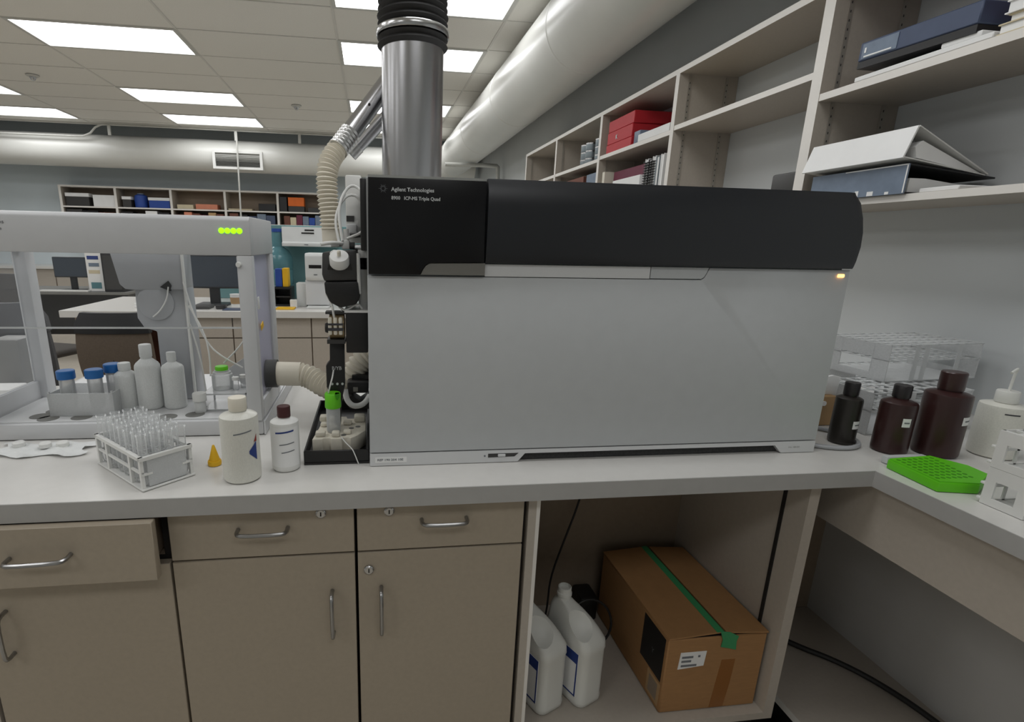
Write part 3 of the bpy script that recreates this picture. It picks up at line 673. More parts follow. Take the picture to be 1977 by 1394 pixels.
# ================================================================== things under the bench
def carve(o, c, r):
    """cut a round hollow out of a mesh part"""
    cm = bpy.data.meshes.new('cut'); bm = bmesh.new(); bmesh.ops.create_icosphere(bm, subdivisions=3, radius=r); bm.to_mesh(cm); bm.free()
    co = bpy.data.objects.new('cut', cm); COL.objects.link(co); co.location = Vector(c)
    md = o.modifiers.new('b', 'BOOLEAN'); md.object = co; md.operation = 'DIFFERENCE'; md.solver = 'EXACT'
    bpy.context.view_layer.update()
    me = bpy.data.meshes.new_from_object(o.evaluated_get(bpy.context.evaluated_depsgraph_get()))
    o.modifiers.clear(); o.data = me; bpy.data.objects.remove(co)
    me.materials.clear(); me.materials.append(M['hdpe'])
    for p in me.polygons: p.use_smooth = True
    me.set_sharp_from_angle(angle=math.radians(38))
def jug(label, x, y):
    z = .2155; hx, hy = .043, .078
    t = thing('plastic_jug', label, 'jug', (x, y, z), 0, 'white jugs')
    rings = []
    for (zz, sx, sy, ox, oy, r) in ((0, .90, .93, 0, 0, .02), (.006, .98, .985, 0, 0, .022), (.018, 1, 1, 0, 0, .022), (.022, .97, .98, 0, 0, .022), (.16, .97, .98, 0, 0, .022), (.165, 1, 1, 0, 0, .022), (.185, .99, .97, 0, 0, .022),
                                    (.205, .88, .86, -.003, .006, .022), (.225, .74, .72, -.007, .014, .02), (.242, .58, .56, -.011, .022, .018), (.254, .44, .36, -.014, .030, .015), (.262, .40, .22, -.016, .034, .0165), (.285, .40, .22, -.016, .034, .0165)):
        rings.append(rrect(x + ox, y + oy, hx * sx, hy * sy, min(r, hx * sx * .99, hy * sy * .99), z + zz, 5))
    jb = B().loft(rings).build('jug_body', 'hdpe', t)
    carve(jb, (x - .036, y - .062, z + .254), .058)
    B().lathe([(.0175, .268), (.0195, .270), (.0195, .277), (.0175, .279), (.0172, .292), (.015, .293), (.0145, .270)], (x - .016, y + .034, z), 18).build('neck', 'hdpe', t)
    lb = B().box(x - hx * .975 - .0006, x - hx * .97 + .0002, y - .056, y + .056, z + .030, z + .158).build('label', 'paper', t, smooth=False)
    B().box(x - hx * .975 - .0012, x - hx * .975 - .0006, y - .056, y + .056, z + .128, z + .158).build('label_band', 'label_blue', lb, smooth=False)
    f = B()
    f.box(x - hx * .975 - .0012, x - hx * .975 - .0006, y - .056, y - .052, z + .030, z + .128); f.box(x - hx * .975 - .0012, x - hx * .975 - .0006, y - .056, y + .056, z + .030, z + .034)
    f.build('label_border', 'label_blue', lb, smooth=False)
    t.rotation_euler = (0, 0, math.radians(24))
    return t
jug('white plastic jug half hidden by the cabinet side', .415, 1.115)
jug('white plastic jug standing next to the carton under the bench', .522, 1.125)
t = thing('cardboard_carton', 'brown cardboard carton with green tape in the open cabinet', 'carton', (.85, 1.2, .2155))
bx0, bx1, by0, by1, bz0, bz1 = .716, .982, 1.012, 1.395, .2155, .440
B().box(bx0, bx1, by0, by1, bz0, bz1 - .004, .003, 1).build('carton_body', 'cardboard', t)
mid = .862
B().prism([(bx0 - .001, bz1 - .003), (bx0 - .001, bz1 + .001), (mid - .004, bz1 + .012), (mid - .004, bz1 + .008)], 'y', by0 - .001, by1).build('top_flap', 'cardboard', t, smooth=False)
B().prism([(bx1 + .001, bz1 - .003), (bx1 + .001, bz1 + .001), (mid + .004, bz1 + .010), (mid + .004, bz1 + .006)], 'y', by0 - .001, by1).build('top_flap', 'cardboard', t, smooth=False)
B().box(bx0 + .01, bx1 - .01, by0 + .003, by1 - .002, bz1 - .003, bz1 - .002).build('inner_flap', 'gap_black', t, smooth=False)
gt = B(); gt.prism([(mid - .022, bz1 + .0116), (mid - .004, bz1 + .0132), (mid - .004, bz1 + .0124), (mid - .022, bz1 + .0108)], 'y', by0 - .002, by1)
gt.prism([(mid - .014, bz1 + .014), (mid + .012, bz1 + .010), (mid + .038, bz1 - .004), (mid + .034, bz1 - .018), (mid + .036, bz1 - .044), (mid + .018, bz1 - .038), (mid - .006, bz1 - .032), (mid - .004, bz1 - .012)], 'y', by0 - .0035, by0 - .002)
gt.build('green_tape', 'tape_green', t, smooth=False)
tp = [(mid + .005, bz0 + .15), (mid + .042, bz0 + .15), (mid + .038, bz0 + .075), (mid + .030, bz0 + .004), (mid - .008, bz0 + .004), (mid - .002, bz0 + .075)]
B().prism(tp, 'y', by0 - .0008, by0).build('brown_tape', 'cardboard_tape', t, smooth=False)
lb = B().prism([(bx0 + .033, bz0 + .133), (bx0 + .102, bz0 + .139), (bx0 + .105, bz0 + .182), (bx0 + .036, bz0 + .182)], 'y', by0 - .0014, by0 - .0002).build('shipping_label', 'paper', t, smooth=False)
for k, (w, zz) in enumerate(((.030, .168), (.026, .156), (.042, .143))): B().box(bx0 + .040, bx0 + .040 + w, by0 - .002, by0 - .0015, bz0 + zz - .003, bz0 + zz + .003).build('label_print', 'print_grey', lb, smooth=False)
B().box(bx0 + .083, bx0 + .089, by0 - .002, by0 - .0015, bz0 + .166, bz0 + .172).build('label_print', 'print_grey', lb, smooth=False)
sd = B().box(bx0 - .0008, bx0, by0 + .012, by0 + .115, bz0 + .085, bz1 - .012).build('side_print', 'black_plastic', t, smooth=False)
text('side_mark', 'Y', .02, (bx0 - .0009, by0 + .065, bz0 + .135), (0, -1, 0), (0, 0, 1), 'print_grey', sd)
s2 = B().box(bx0 - .0008, bx0, by0 + .01, by0 + .07, bz0 + .012, bz0 + .078).build('side_panel_print', 'tan', t, smooth=False)
B().box(bx0 - .0012, bx0 - .0009, by0 + .02, by0 + .06, bz0 + .02, bz0 + .07).build('side_box_print', 'laminate_dark', s2, smooth=False)
tag(B().tube([(.66, 1.445, .855), (.655, 1.43, .72), (.63, 1.42, .60), (.58, 1.40, .47), (.545, 1.39, .36), (.54, 1.38, .27), (.53, 1.37, .2195)], .0032, 8, 2).build('power_cable', 'black_rubber'), 'thin black cord hanging down the back of the open cabinet', 'cord')
b = B(); b.tube([(.635 + .065 * math.cos(a * math.pi / 16), 1.27 + .02 * math.sin(a * math.pi / 16), .293 + .066 * math.sin(a * math.pi / 16)) for a in range(33)], .0035, 8)
tag(b.move((0, 0, -.008)).build('cable_loop', 'black_rubber'), 'black cable coiled in a loop beside the carton', 'cable')
b = B(); b.box(.64, .70, 1.36, 1.44, .2155, .30, .01); tag(b.build('power_supply', 'black_plastic'), 'black power brick in the dark back of the open cabinet', 'power supply')

# ================================================================== on the bench, left part
# ---- sampler enclosure
EX0, EX1, EY0, EY1 = -.905, -.267, 1.272, 1.545
Q = thing('sampler_enclosure', 'grey-white autosampler enclosure with clear front pane and green lights', 'enclosure', (-.585, 1.45, ZB))
tr = B().box(EX0, EX1, EY0 + .01, 1.77, .9005, .940, .006).build('base_tray', 'enclosure', Q)
B().box(EX0 + .02, EX1 - .02, EY0 + .02, 1.75, .940, .943).build('tray_deck', 'instr_light', tr, smooth=False)
for (x, y) in ((-.800, 1.335), (-.785, 1.375), (-.772, 1.315), (-.440, 1.325), (-.428, 1.37), (-.405, 1.41), (-.60, 1.30), (-.70, 1.32), (-.50, 1.31)):
    B().lathe([(.0225, .943), (.0225, .9436)], (x, y, 0), 24).build('tray_well', 'grille_dark', tr)
bm_ = B().prism([(EY0, 1.333), (EY0, 1.410), (EY0 + .008, 1.418), (EY0 + .03, 1.418), (EY0 + .03, 1.333)], 'x', EX0, EX1, .003).build('top_beam', 'enclosure', Q)
for (x0, x1) in ((EX0, EX0 + .03), (EX1 - .03, EX1)): B().box(x0, x1, EY0 + .03, EY1, 1.333, 1.418, .003).build('side_beam', 'enclosure', Q)
B().box(EX0 + .03, EX1 - .03, EY1 - .02, EY1, 1.370, 1.418).build('rear_beam', 'enclosure', Q, smooth=False)
B().box(EX0 + .03, EX1 - .03, EY0 + .03, EY1 - .02, 1.410, 1.414).build('unseen_roof_pane', 'acrylic', Q, smooth=False)  # unseen roof, made clear so that light reaches the enclosure inside
for k in range(4): B().lathe([(.0032, 0), (.0062, .0), (.0062, .001), (.004, .002)], (-.3275 + k * .0128, EY0, 1.3865), 12, (0, -1, 0)).build('green_light', 'led_green', bm_)
text('beam_text', 'igens', .011, (-.790, EY0, 1.391), (1, 0, 0), (0, 0, 1), 'print_dark', bm_, width=.024)
text('beam_text', 'cate', .009, (-.790, EY0, 1.378), (1, 0, 0), (0, 0, 1), 'print_dark', bm_, width=.018)
# right side frame
for (y0, y1) in ((EY0, EY0 + .030), (EY1 - .042, EY1)): B().box(EX1 - .034, EX1, y0, y1, .940, 1.334, .004).build('corner_post', 'enclosure', Q)
B().box(EX1 - .012, EX1, EY0 + .03, EY1 - .042, .940, .985).build('side_rail', 'enclosure', Q, smooth=False)
sp = B().box(EX1 - .010, EX1 - .006, EY0 + .03, EY1 - .042, .985, 1.333).build('side_pane', 'acrylic_lilac', Q, smooth=False)
B().box(EX1 - .006, EX1 - .003, 1.33, 1.345, 1.205, 1.235, .004).build('pane_catch', 'white_plastic', sp)
B().prism([(1.355, 1.150), (1.385, 1.157), (1.378, 1.170), (1.352, 1.163)], 'x', EX1 - .006, EX1 - .0045).build('warning_sticker', 'yellow', sp, smooth=False)
B().box(EX1 + .0, EX1 + .004, EY0 + .01, 1.76, .902, .936).build('side_skirt', 'enclosure', Q, smooth=False)
# left side frame
for (y0, y1) in ((EY0, EY0 + .03), (EY1 - .04, EY1)): B().box(EX0, EX0 + .034, y0, y1, .940, 1.334, .004).build('corner_post', 'enclosure', Q)
B().box(EX0, EX0 + .014, EY0 + .03, EY1 - .04, .940, .988).build('side_rail', 'enclosure', Q, smooth=False)
B().box(EX0 + .005, EX0 + .009, EY0 + .03, EY1 - .04, .988, 1.333).build('side_pane', 'acrylic', Q, smooth=False)
# clear front pane, raised, with its lower edge visible
fp = B().box(EX0 + .034, EX1 - .034, EY0 + .004, EY0 + .008, 1.170, 1.3335).build('front_pane', 'acrylic', Q, smooth=False)
B().box(EX0 + .034, EX1 - .034, EY0 + .003, EY0 + .009, 1.1665, 1.170).build('pane_edge', 'acrylic_edge', fp, smooth=False)
B().lathe([(.006, 0), (.007, .004), (.005, .012)], (-.296, EY0 + .004, 1.313), 14, (0, -1, 0)).build('pane_knob', 'white_plastic', fp)
B().prism([(-.300, 1.090), (-.312, 1.078), (-.402, 1.016), (-.335, .9435), (-.300, .9435)], 'y', 1.50, 1.506).build('splash_plate', 'enclosure', Q, smooth=False)
# ---- sampler arm
t = thing('autosampler', 'grey autosampler arm and column inside the enclosure', 'autosampler', (-.54, 1.48, .943))
B().prism([(-.648, 1.332), (-.478, 1.332), (-.478, 1.24), (-.600, 1.238), (-.622, 1.240), (-.634, 1.252)], 'y', 1.455, 1.53, .003).build('arm_head', 'grey_plastic', t)
B().prism([(-.602, 1.245), (-.478, 1.245), (-.4715, .9435), (-.560, .9435), (-.560, 1.130), (-.590, 1.140), (-.604, 1.165)], 'y', 1.462, 1.53, .003).build('column', 'grey_plastic', t)
B().box(-.4795, -.4745, 1.452, 1.462, .96, 1.332).build('guide_rail', 'white_plastic', t, smooth=False)
B().lathe([(.045, 0), (.045, .004), (.040, .006)], (-.553, 1.462, 1.205), 28, (0, -1, 0)).build('drive_wheel', 'grey_plastic', t)
B().prism([(-.536, 1.246), (-.515, 1.262), (-.508, 1.250), (-.513, 1.236)], 'y', 1.452, 1.4615).build('cable_slot', 'gap_black', t, smooth=False)
B().tube([(-.515, 1.45, 1.247), (-.520, 1.445, 1.215), (-.540, 1.445, 1.185), (-.56, 1.45, 1.17)], .002, 6, 2).build('sample_tube', 'white_plastic', t)
for pts in ([(-.478, 1.45, 1.26), (-.455, 1.44, 1.17), (-.425, 1.43, 1.10), (-.39, 1.42, 1.07), (-.34, 1.42, 1.04)], [(-.47, 1.45, 1.20), (-.43, 1.43, 1.13), (-.42, 1.42, 1.07), (-.42, 1.41, 1.02)], [(-.300, 1.45, 1.17), (-.34, 1.43, 1.10), (-.39, 1.43, 1.05)], [(-.4745, 1.46, 1.15), (-.455, 1.46, 1.05), (-.45, 1.46, .96)]):
    B().tube(pts, .0024, 6, 2).build('sample_tube', 'white_plastic', t)

# ---- capped tubes and bottles in the enclosure
def centrifuge_tube(label, x, y, z, h, r, cap, group, body='milky_clear'):
    t = thing('centrifuge_tube', label, 'tube', (x, y, z), 0, group)
    B().lathe([(.004, 0), (r * .92, h * .14), (r, h * .2), (r, h)], (x, y, z), 20).build('tube_body', body, t)
    B().lathe([(r * 1.18, h - .016), (r * 1.22, h - .014), (r * 1.22, h + .003), (r * 1.1, h + .005)], (x, y, z), 20).build('cap', cap, t)
    return t
centrifuge_tube('blue-capped sample tube at the left of the clear tube holder', -.742, 1.36, .9445, .102, .0165, 'blue_cap', 'blue-capped tubes')
centrifuge_tube('blue-capped sample tube in the middle of the clear tube holder', -.678, 1.36, .9445, .104, .0165, 'blue_cap', 'blue-capped tubes')
centrifuge_tube('blue-capped sample tube standing behind the others in the clear holder', -.655, 1.405, .9445, .108, .0165, 'blue_cap', 'blue-capped tubes')
t = thing('tube_holder', 'clear plastic tube holder carrying the blue-capped tubes', 'tube rack', (-.70, 1.375, .9435))
B().box(-.775, -.628, 1.330, 1.334, .9437, 1.0).build('front_wall', 'rack_clear', t, smooth=False)
B().box(-.775, -.628, 1.430, 1.434, .9437, 1.0).build('back_wall', 'rack_clear', t, smooth=False)
for x in (-.775, -.632): B().box(x, x + .004, 1.334, 1.430, .9437, 1.0).build('end_wall', 'rack_clear', t, smooth=False)
for (x, y) in ((-.772, 1.333), (-.631, 1.333)): B().cyl((x, y, .9437), (x, y, 1.005), .003, 8).build('post', 'enclosure', t)
def bottle(name, label, x, y, z, r, h, neck_r, cap_h, body, cap, group=None, sh=.78, cat='bottle', cap_r=None, n=28):
    """h is the full height, sh the height at which the shoulder starts"""
    t = thing(name, label, cat, (x, y, z), 0, group); nz = h - cap_h; cr = cap_r or neck_r * 1.12
    zs = h * sh
    B().lathe([(r * .90, 0), (r * .985, .003), (r, .008), (r, zs - .004), (r * .975, zs + (nz - zs) * .12), (r * .86, zs + (nz - zs) * .36), (neck_r * 1.25, zs + (nz - zs) * .72), (neck_r, nz - (nz - zs) * .16), (neck_r, nz + .002)], (x, y, z), n).build('bottle_body', body, t)
    B().lathe([(cr * .97, nz), (cr, nz + .002), (cr, h - .002), (cr * .93, h)], (x, y, z), 20).build('cap', cap, t)
    return t
bottle('reagent_bottle', 'tallest white bottle inside the enclosure, behind the tube rack', -.567, 1.395, .9435, .030, .165, .013, .032, 'milky', 'milky', 'white bottles in the enclosure', .66)
bottle('reagent_bottle', 'short white bottle inside the enclosure, left of the tallest one', -.622, 1.395, .9435, .026, .118, .013, .018, 'milky', 'milky', 'white bottles in the enclosure', .74)
bottle('reagent_bottle', 'white bottle inside the enclosure, right of the tallest one', -.507, 1.395, .9435, .027, .145, .010, .022, 'milky', 'milky', 'white bottles in the enclosure', .72)
bottle('sample_vial', 'small white lidded vial on the tray before the clear rack', -.432, 1.345, .9435, .014, .050, .014, .02, 'milky', 'white_plastic', None, .55, 'vial', .0165)
t = thing('tube_rack', 'clear rack on the right of the enclosure tray', 'tube rack', (-.37, 1.38, .9435))
for z in (.9437, .985): B().box(-.425, -.318, 1.35, 1.44, z, z + .004).build('shelf', 'rack_clear', t, smooth=False)
for (x, y) in ((-.425, 1.35), (-.322, 1.35), (-.425, 1.436), (-.322, 1.436)): B().box(x, x + .004, y, y + .004, .9437, .989).build('post', 'enclosure', t, smooth=False)
t = bottle('sample_jar', 'milky jar with a green cap on the right of the enclosure', -.388, 1.40, .9895, .026, .060, .018, .012, 'milky_clear', 'green_cap', None, .62, 'jar', .016)
for (x, y, lab) in ((-.352, 1.385, 'small clear vial left in the clear enclosure rack'), (-.338, 1.41, 'small clear vial right in the clear enclosure rack')):
    t = thing('sample_vial', lab, 'vial', (x, y, .9895), 0, 'clear vials in the enclosure rack')
    B().lathe([(.007, 0), (.008, .002), (.008, .026)], (x, y, .9895), 12).build('vial_body', 'tube_clear', t); B().lathe([(.009, .026), (.009, .034)], (x, y, .9895), 12).build('cap', 'white_plastic', t)

# ---- big test tube rack in front
RA = math.radians(135); rl, rw = .205, .098
t = thing('test_tube_rack', 'white plastic rack full of clear test tubes at the bench front', 'tube rack', (-.434, .985, ZB + .0005), RA - math.pi / 2)
# local axes: y along the long side, x across to the right-hand side
def rk(b): return b
B().box(-.003, rw + .003, -.003, rl + .003, 0, .004, .001, 1).build('base_plate', 'white_plastic', t, local=True)
for (y0, y1) in ((0, .004), (rl - .004, rl)):
    B().box(.012, rw - .012, y0, y1, .006, .063).build('end_panel', 'rack_clear', t, local=True, smooth=False)
for x in (0, rw - .004):
    for y in (0, .045, .15, rl - .008): B().box(x - .001, x + .005, y, y + .008, .004, .066).build('side_post', 'white_plastic', t, local=True, smooth=False)
    B().box(x - .002, x + .006, 0, rl, .060, .067).build('top_rail', 'white_plastic', t, local=True, smooth=False)
    B().box(x, x + .004, 0, rl, .032, .037).build('middle_rail', 'white_plastic', t, local=True, smooth=False)
for y in (0, rl - .004):
    B().box(-.002, rw + .002, y - .002, y + .006, .060, .067).build('top_rail', 'white_plastic', t, local=True, smooth=False)
    for x0, x1 in ((0, .02), (rw - .02, rw)): B().box(x0, x1, y - .001, y + .005, .030, .034).build('middle_tab', 'white_plastic', t, local=True, smooth=False)
gb = B()
for k in range(1, 4): gb.box(k * rw / 4 - .0008, k * rw / 4 + .0008, .004, rl - .004, .060, .0625)
for k in range(1, 8): gb.box(.004, rw - .004, k * rl / 8 - .0008, k * rl / 8 + .0008, .060, .0625)
gb.build('tube_grid', 'rack_clear', t, local=True, smooth=False)
tube_me = B().lathe([(.002, 0), (.0065, .003), (.0085, .010), (.0085, .100), (.0098, .101), (.0098, .104)], (0, 0, 0), 12, caps=False).mesh('test_tube', 'tube_clear')
rot = Matrix.Rotation(RA - math.pi / 2, 3, 'Z')
for i in range(4):
    for j in range(8):
        p = rot @ Vector(((i + .5) * rw / 4, (j + .5) * rl / 8, 0)) + Vector((-.434, .985, ZB + .005))
        tag(inst('test_tube', tube_me, None, p, (random.uniform(-.02, .02), random.uniform(-.02, .02), 0)), 'clear open test tube standing in the white front rack', 'test tube', 'clear test tubes in the front rack')
# ---- plastic sheet of lids
sh = B(); nx, ny = 14, 10; vs = []
for j in range(ny + 1):
    row = []
    for i in range(nx + 1):
        x = -.83 + .19 * i / nx + .012 * math.sin(j * 1.1); y = 1.175 + .085 * j / ny + .008 * math.sin(i * .9)
        z = .9015 + .006 * max(0, math.sin(i * 1.3 + j) * math.sin(j * .9 + .5)) + .003 * (.5 + .5 * math.sin(i * .7))
        row.append(sh.bm.verts.new((x, y, z)))
    vs.append(row)
for j in range(ny):
    for i in range(nx): sh.bm.faces.new((vs[j][i], vs[j][i + 1], vs[j + 1][i + 1], vs[j + 1][i]))
t = thing('lid_tray', 'crumpled clear plastic sheet with loose caps on the bench', 'plastic sheet', (-.74, 1.22, ZB))
sh.build('sheet', 'milky', t)
for (x, y) in ((-.795, 1.235), (-.735, 1.225), (-.700, 1.228)): B().lathe([(.012, .905), (.0125, .907), (.0125, .914), (.010, .916)], (x, y, 0), 16).build('loose_cap', 'white_plastic', t)
# ---- wash bottle, small tip, white bottle
t = bottle('wash_bottle', 'cream translucent plastic bottle in front of the enclosure', -.263, 1.035, ZB + .0005, .0365, .170, .0155, .026, 'milky_cream', 'cream', None, .775)
def curved(name, m, parent, cx, cy, r, a0, a1, z0, z1, z0b=None, z1b=None, n=10):
    """a label lying on the side of a round bottle, from angle a0 to a1 in degrees (-90 faces the camera)"""
    b = B(); lo = []; hi = []
    for i in range(n + 1):
        f = i / n; a = math.radians(a0 + (a1 - a0) * f); x, y = cx + r * math.cos(a), cy + r * math.sin(a)
        lo.append(b.bm.verts.new((x, y, z0 + ((z0b if z0b is not None else z0) - z0) * f))); hi.append(b.bm.verts.new((x, y, z1 + ((z1b if z1b is not None else z1) - z1) * f)))
    for i in range(n): b.bm.faces.new((lo[i], lo[i + 1], hi[i + 1], hi[i]))
    return b.build(name, m, parent)
curved('brand_print', 'print_grey', t, -.263, 1.035, .0368, -95, -40, 1.003, 1.0055, 1.008, 1.0105)
curved('hazard_label', 'label_blue', t, -.263, 1.035, .0370, -52, -25, .962, .968, .945, .985)
curved('hazard_label_top', 'label_red', t, -.263, 1.035, .0370, -34, -22, .984, .984, .984, 1.0)
t = thing('pipette_cap', 'small yellow plastic tip standing behind the cream bottle', 'tip', (-.337, 1.105, ZB))
B().lathe([(.012, .9005), (.0125, .904), (.012, .909), (.0025, .944), (.0015, .945)], (-.337, 1.105, 0), 16).build('cone', 'yellow', t)
B().lathe([(.0135, .9005), (.0140, .903), (.0140, .908), (.0130, .911)], (-.337, 1.105, 0), 16).build('base_ring', 'yellow', t)
wx, wy = -.183, 1.078
t = bottle('reagent_bottle', 'white label-wrapped bottle with a maroon cap beside the black tray', wx, wy, ZB + .0005, .0292, .137, .0115, .023, 'white_plastic', 'maroon_cap', None, .755, 'bottle', .0135)
curved('label', 'paper', t, wx, wy, .0294, -160, -20, .912, .998)
for (z, w, a0, m) in ((.985, .0035, -120, 'label_blue'), (.960, .0022, -105, 'print_grey'), (.943, .0022, -98, 'print_grey')): curved('label_line', m, t, wx, wy, .0297, a0, -45, z, z + w, z + .004, z + w + .004)
# ---- black drip tray with foam holder and green-capped tube
t = thing('drip_tray', 'black plastic drip tray at the left foot of the instrument', 'tray', (-.08, 1.28, ZB))
B().box(-.148, -.009, 1.086, 1.47, .9005, .905).build('floor_plate', 'black_plastic', t, smooth=False)
for (a, b, c, d) in ((-.148, -.009, 1.086, 1.091), (-.148, -.009, 1.465, 1.47), (-.148, -.143, 1.091, 1.465), (-.014, -.009, 1.091, 1.465)): B().box(a, b, c, d, .905, .932, .0015, 1).build('tray_wall', 'black_plastic', t)
b = B(); out = [(-.134, 1.128), (-.112, 1.128), (-.109, 1.136), (-.096, 1.136), (-.093, 1.128), (-.068, 1.128), (-.066, 1.138), (-.055, 1.138), (-.050, 1.130), (-.036, 1.145), (-.017, 1.180), (-.017, 1.275), (-.035, 1.285), (-.038, 1.268), (-.062, 1.268), (-.065, 1.285), (-.120, 1.285), (-.126, 1.20)]
t = thing('foam_holder', 'off-white moulded foam tube holder sitting in the black tray', 'tube holder', (-.075, 1.2, .905))
B().prism(out, 'z', .9055, .943, .002).build('holder_base', 'foam', t)
for (x, y, w, d, h) in ((-.117, 1.149, .011, .010, .010), (-.083, 1.146, .009, .010, .010), (-.058, 1.160, .009, .009, .008), (-.118, 1.255, .010, .013, .012), (-.095, 1.250, .009, .013, .010), (-.032, 1.250, .013, .015, .013), (-.115, 1.215, .008, .009, .008), (-.060, 1.225, .010, .010, .008)): B().box(x - w, x + w, y - d, y + d, .9432, .9432 + h * 1.15, .004).build('holder_lug', 'foam', t)
for (x, y) in ((-.066, 1.150), (-.035, 1.205), (-.05, 1.195)): B().lathe([(.006, 0), (.006, .0006)], (x, y, .9432), 14).build('pin_hole', 'grille_dark', t)
t = thing('centrifuge_tube', 'green-capped sample tube standing in the foam holder', 'tube', (-.0895, 1.176, .9435))
B().lathe([(.0145, .9437), (.0158, .948), (.0158, 1.03)], (-.0895, 1.176, 0), 24).build('tube_body', 'milky_clear', t)
B().lathe([(.0178, 1.002), (.0184, 1.004), (.0178, 1.020), (.0182, 1.034), (.0165, 1.0365)], (-.0895, 1.176, 0), 24).build('cap', 'green_cap', t)
B().prism([(-.0835, 1.0365), (-.074, 1.0365), (-.074, 1.030), (-.078, 1.024)], 'y', 1.1565, 1.176).build('cap_notch', 'green_rack_hole', t, smooth=False)
tag(B().tube([(-.0985, 1.172, 1.037), (-.094, 1.165, 1.055), (-.088, 1.170, 1.075), (-.087, 1.19, 1.085)], .0018, 6, 2).build('sample_line', 'white_plastic'), 'thin white sample line from the green-capped tube up to the pump', 'tubing')
tag(B().tube([(-.070, 1.128, .947), (-.060, 1.110, .940), (-.045, 1.088, .934), (-.040, 1.082, .925), (-.032, 1.080, .9025)], .0012, 6, 2).build('sample_line', 'white_plastic'), 'thin white line hanging over the front of the black tray', 'tubing')
# ---- grey box and white box behind the enclosure
tag(B().box(-1.10, -1.02, 1.66, 1.74, .9005, 1.075, .012).build('storage_box', 'box_grey'), 'grey plastic box on the bench left of the enclosure', 'box')
tag(B().box(-1.07, -.99, 1.54, 1.62, .9005, .955, .003).build('carton', 'paper'), 'white carton at the left edge of the bench', 'carton')

# ================================================================== on the bench, right part
def dark_bottle(label, x, y, r, h, cap_r, cap_h, body, cap, la, lz, lw, lh, group='dark reagent bottles', txt=False):
    t = bottle('reagent_bottle', label, x, y, ZB + .0005, r, h, cap_r * .86, cap_h, body, cap, group, .735, 'bottle', cap_r)
    curved('label', 'paper', t, x, y, r + .0004, la, la + lw, lz, lz + lh)
    curved('label_line', 'print_grey', t, x, y, r + .0008, la + lw * .2, la + lw * .85, lz + lh * .42, lz + lh * .58)
    return t
dark_bottle('small black-brown bottle next to the instrument corner', 1.183, 1.125, .0290, .157, .0165, .032, 'black_bottle', 'black_cap', -100, .944, 50, .020)
dark_bottle('medium dark amber bottle between the two other dark bottles', 1.254, 1.062, .0365, .166, .0180, .030, 'amber_bottle', 'black_cap', -118, .972, 28, .021)
dark_bottle('largest dark amber bottle, tallest of the three', 1.356, 1.040, .0450, .203, .0245, .043, 'amber_bottle', 'amber_bottle', -92, .984, 42, .020)
# wash bottle
x, y = 1.492, 1.02
t = bottle('wash_bottle', 'translucent wash bottle with bent spout at the right edge', x, y, ZB + .0005, .0450, .160, .019, .028, 'milky_cream', 'hdpe', None, .78)
B().tube([(x, y, 1.055), (x + .002, y, 1.10), (x + .001, y - .004, 1.114), (x - .012, y - .012, 1.116), (x - .034, y - .018, 1.108)], .0028, 8, 2).build('spout', 'hdpe', t)
curved('brand_print', 'print_dark', t, x, y, .0454, -140, -105, 1.010, 1.013)
# clear racks
def clear_rack(label, ox, oy, oz, L_, D, H, rz, nx, ny):
    t = thing('tube_rack', label, 'tube rack', (ox, oy, oz), rz, 'clear tube racks')
    for zz in (0, H * .55, H - .003):
        b = B()
        if zz == 0: b.box(0, L_, 0, D, 0, .003)
        else:
            for i in range(nx + 1): b.box(i * L_ / nx - .003 if i else 0, i * L_ / nx + .003, 0, D, zz, zz + .003)
            for j in range(ny + 1): b.box(0, L_, max(0, j * D / ny - .003), min(D, j * D / ny + .003), zz + .0001, zz + .0029)
        b.build('tier_plate', 'rack_clear', t, local=True, smooth=False)
    for x in (0, L_ - .003):
        b = B(); b.box(x, x + .003, 0, D * .25, .003, H - .003); b.box(x, x + .003, D * .75, D, .003, H - .003); b.box(x, x + .003, D * .25, D * .75, H * .62, H - .003); b.box(x, x + .003, D * .25, D * .75, .003, H * .2)
        b.build('end_plate', 'rack_clear', t, local=True, smooth=False)
    for x in (L_ * .26, L_ * .36, L_ * .72): B().box(x, x + .016, -.002, 0, 0, H).build('front_strut', 'rack_clear', t, local=True, smooth=False)
    return t
clear_rack('lower clear tube rack, partly hidden by the dark bottles', 1.295, 1.165, ZB + .0005, .32, .16, .115, math.radians(3), 8, 4)
clear_rack('upper clear tube rack stacked on the other by the right wall', 1.425, 1.265, ZB + .118, .335, .19, .105, math.radians(5), 10, 5)
t = clear_rack('clear tube rack standing at the back under the upper rack', 1.44, 1.37, ZB + .0005, .33, .15, .115, math.radians(4), 8, 4)
# tan carton with white bag behind the instrument corner
t = thing('small_carton', 'tan carton beside the instrument with white paper on top', 'carton', (1.28, 1.29, ZB))
B().box(1.195, 1.270, 1.245, 1.30, .9005, .985, .002, 1).build('carton_body', 'tan', t)
B().prism([(1.215, .987), (1.210, 1.03), (1.262, 1.040), (1.285, 1.035), (1.282, .985)], 'y', 1.262, 1.27, .001).build('paper_sheet', 'paper', t)
B().lathe([(.007, 0), (.007, .002)], (1.232, 1.245, .965), 12, (0, -1, 0)).build('white_dot', 'paper', t)
# white cable on the worktop
tag(B().tube([(1.056, 1.12, .906), (1.09, 1.085, .906), (1.14, 1.068, .906), (1.19, 1.078, .906), (1.222, 1.115, .906), (1.228, 1.16, .906), (1.21, 1.20, .906), (1.15, 1.26, .906)], .0055, 8, 2).build('power_cable', 'grey_plastic'), 'grey cable curving on the worktop round the small black-brown bottle', 'cable')
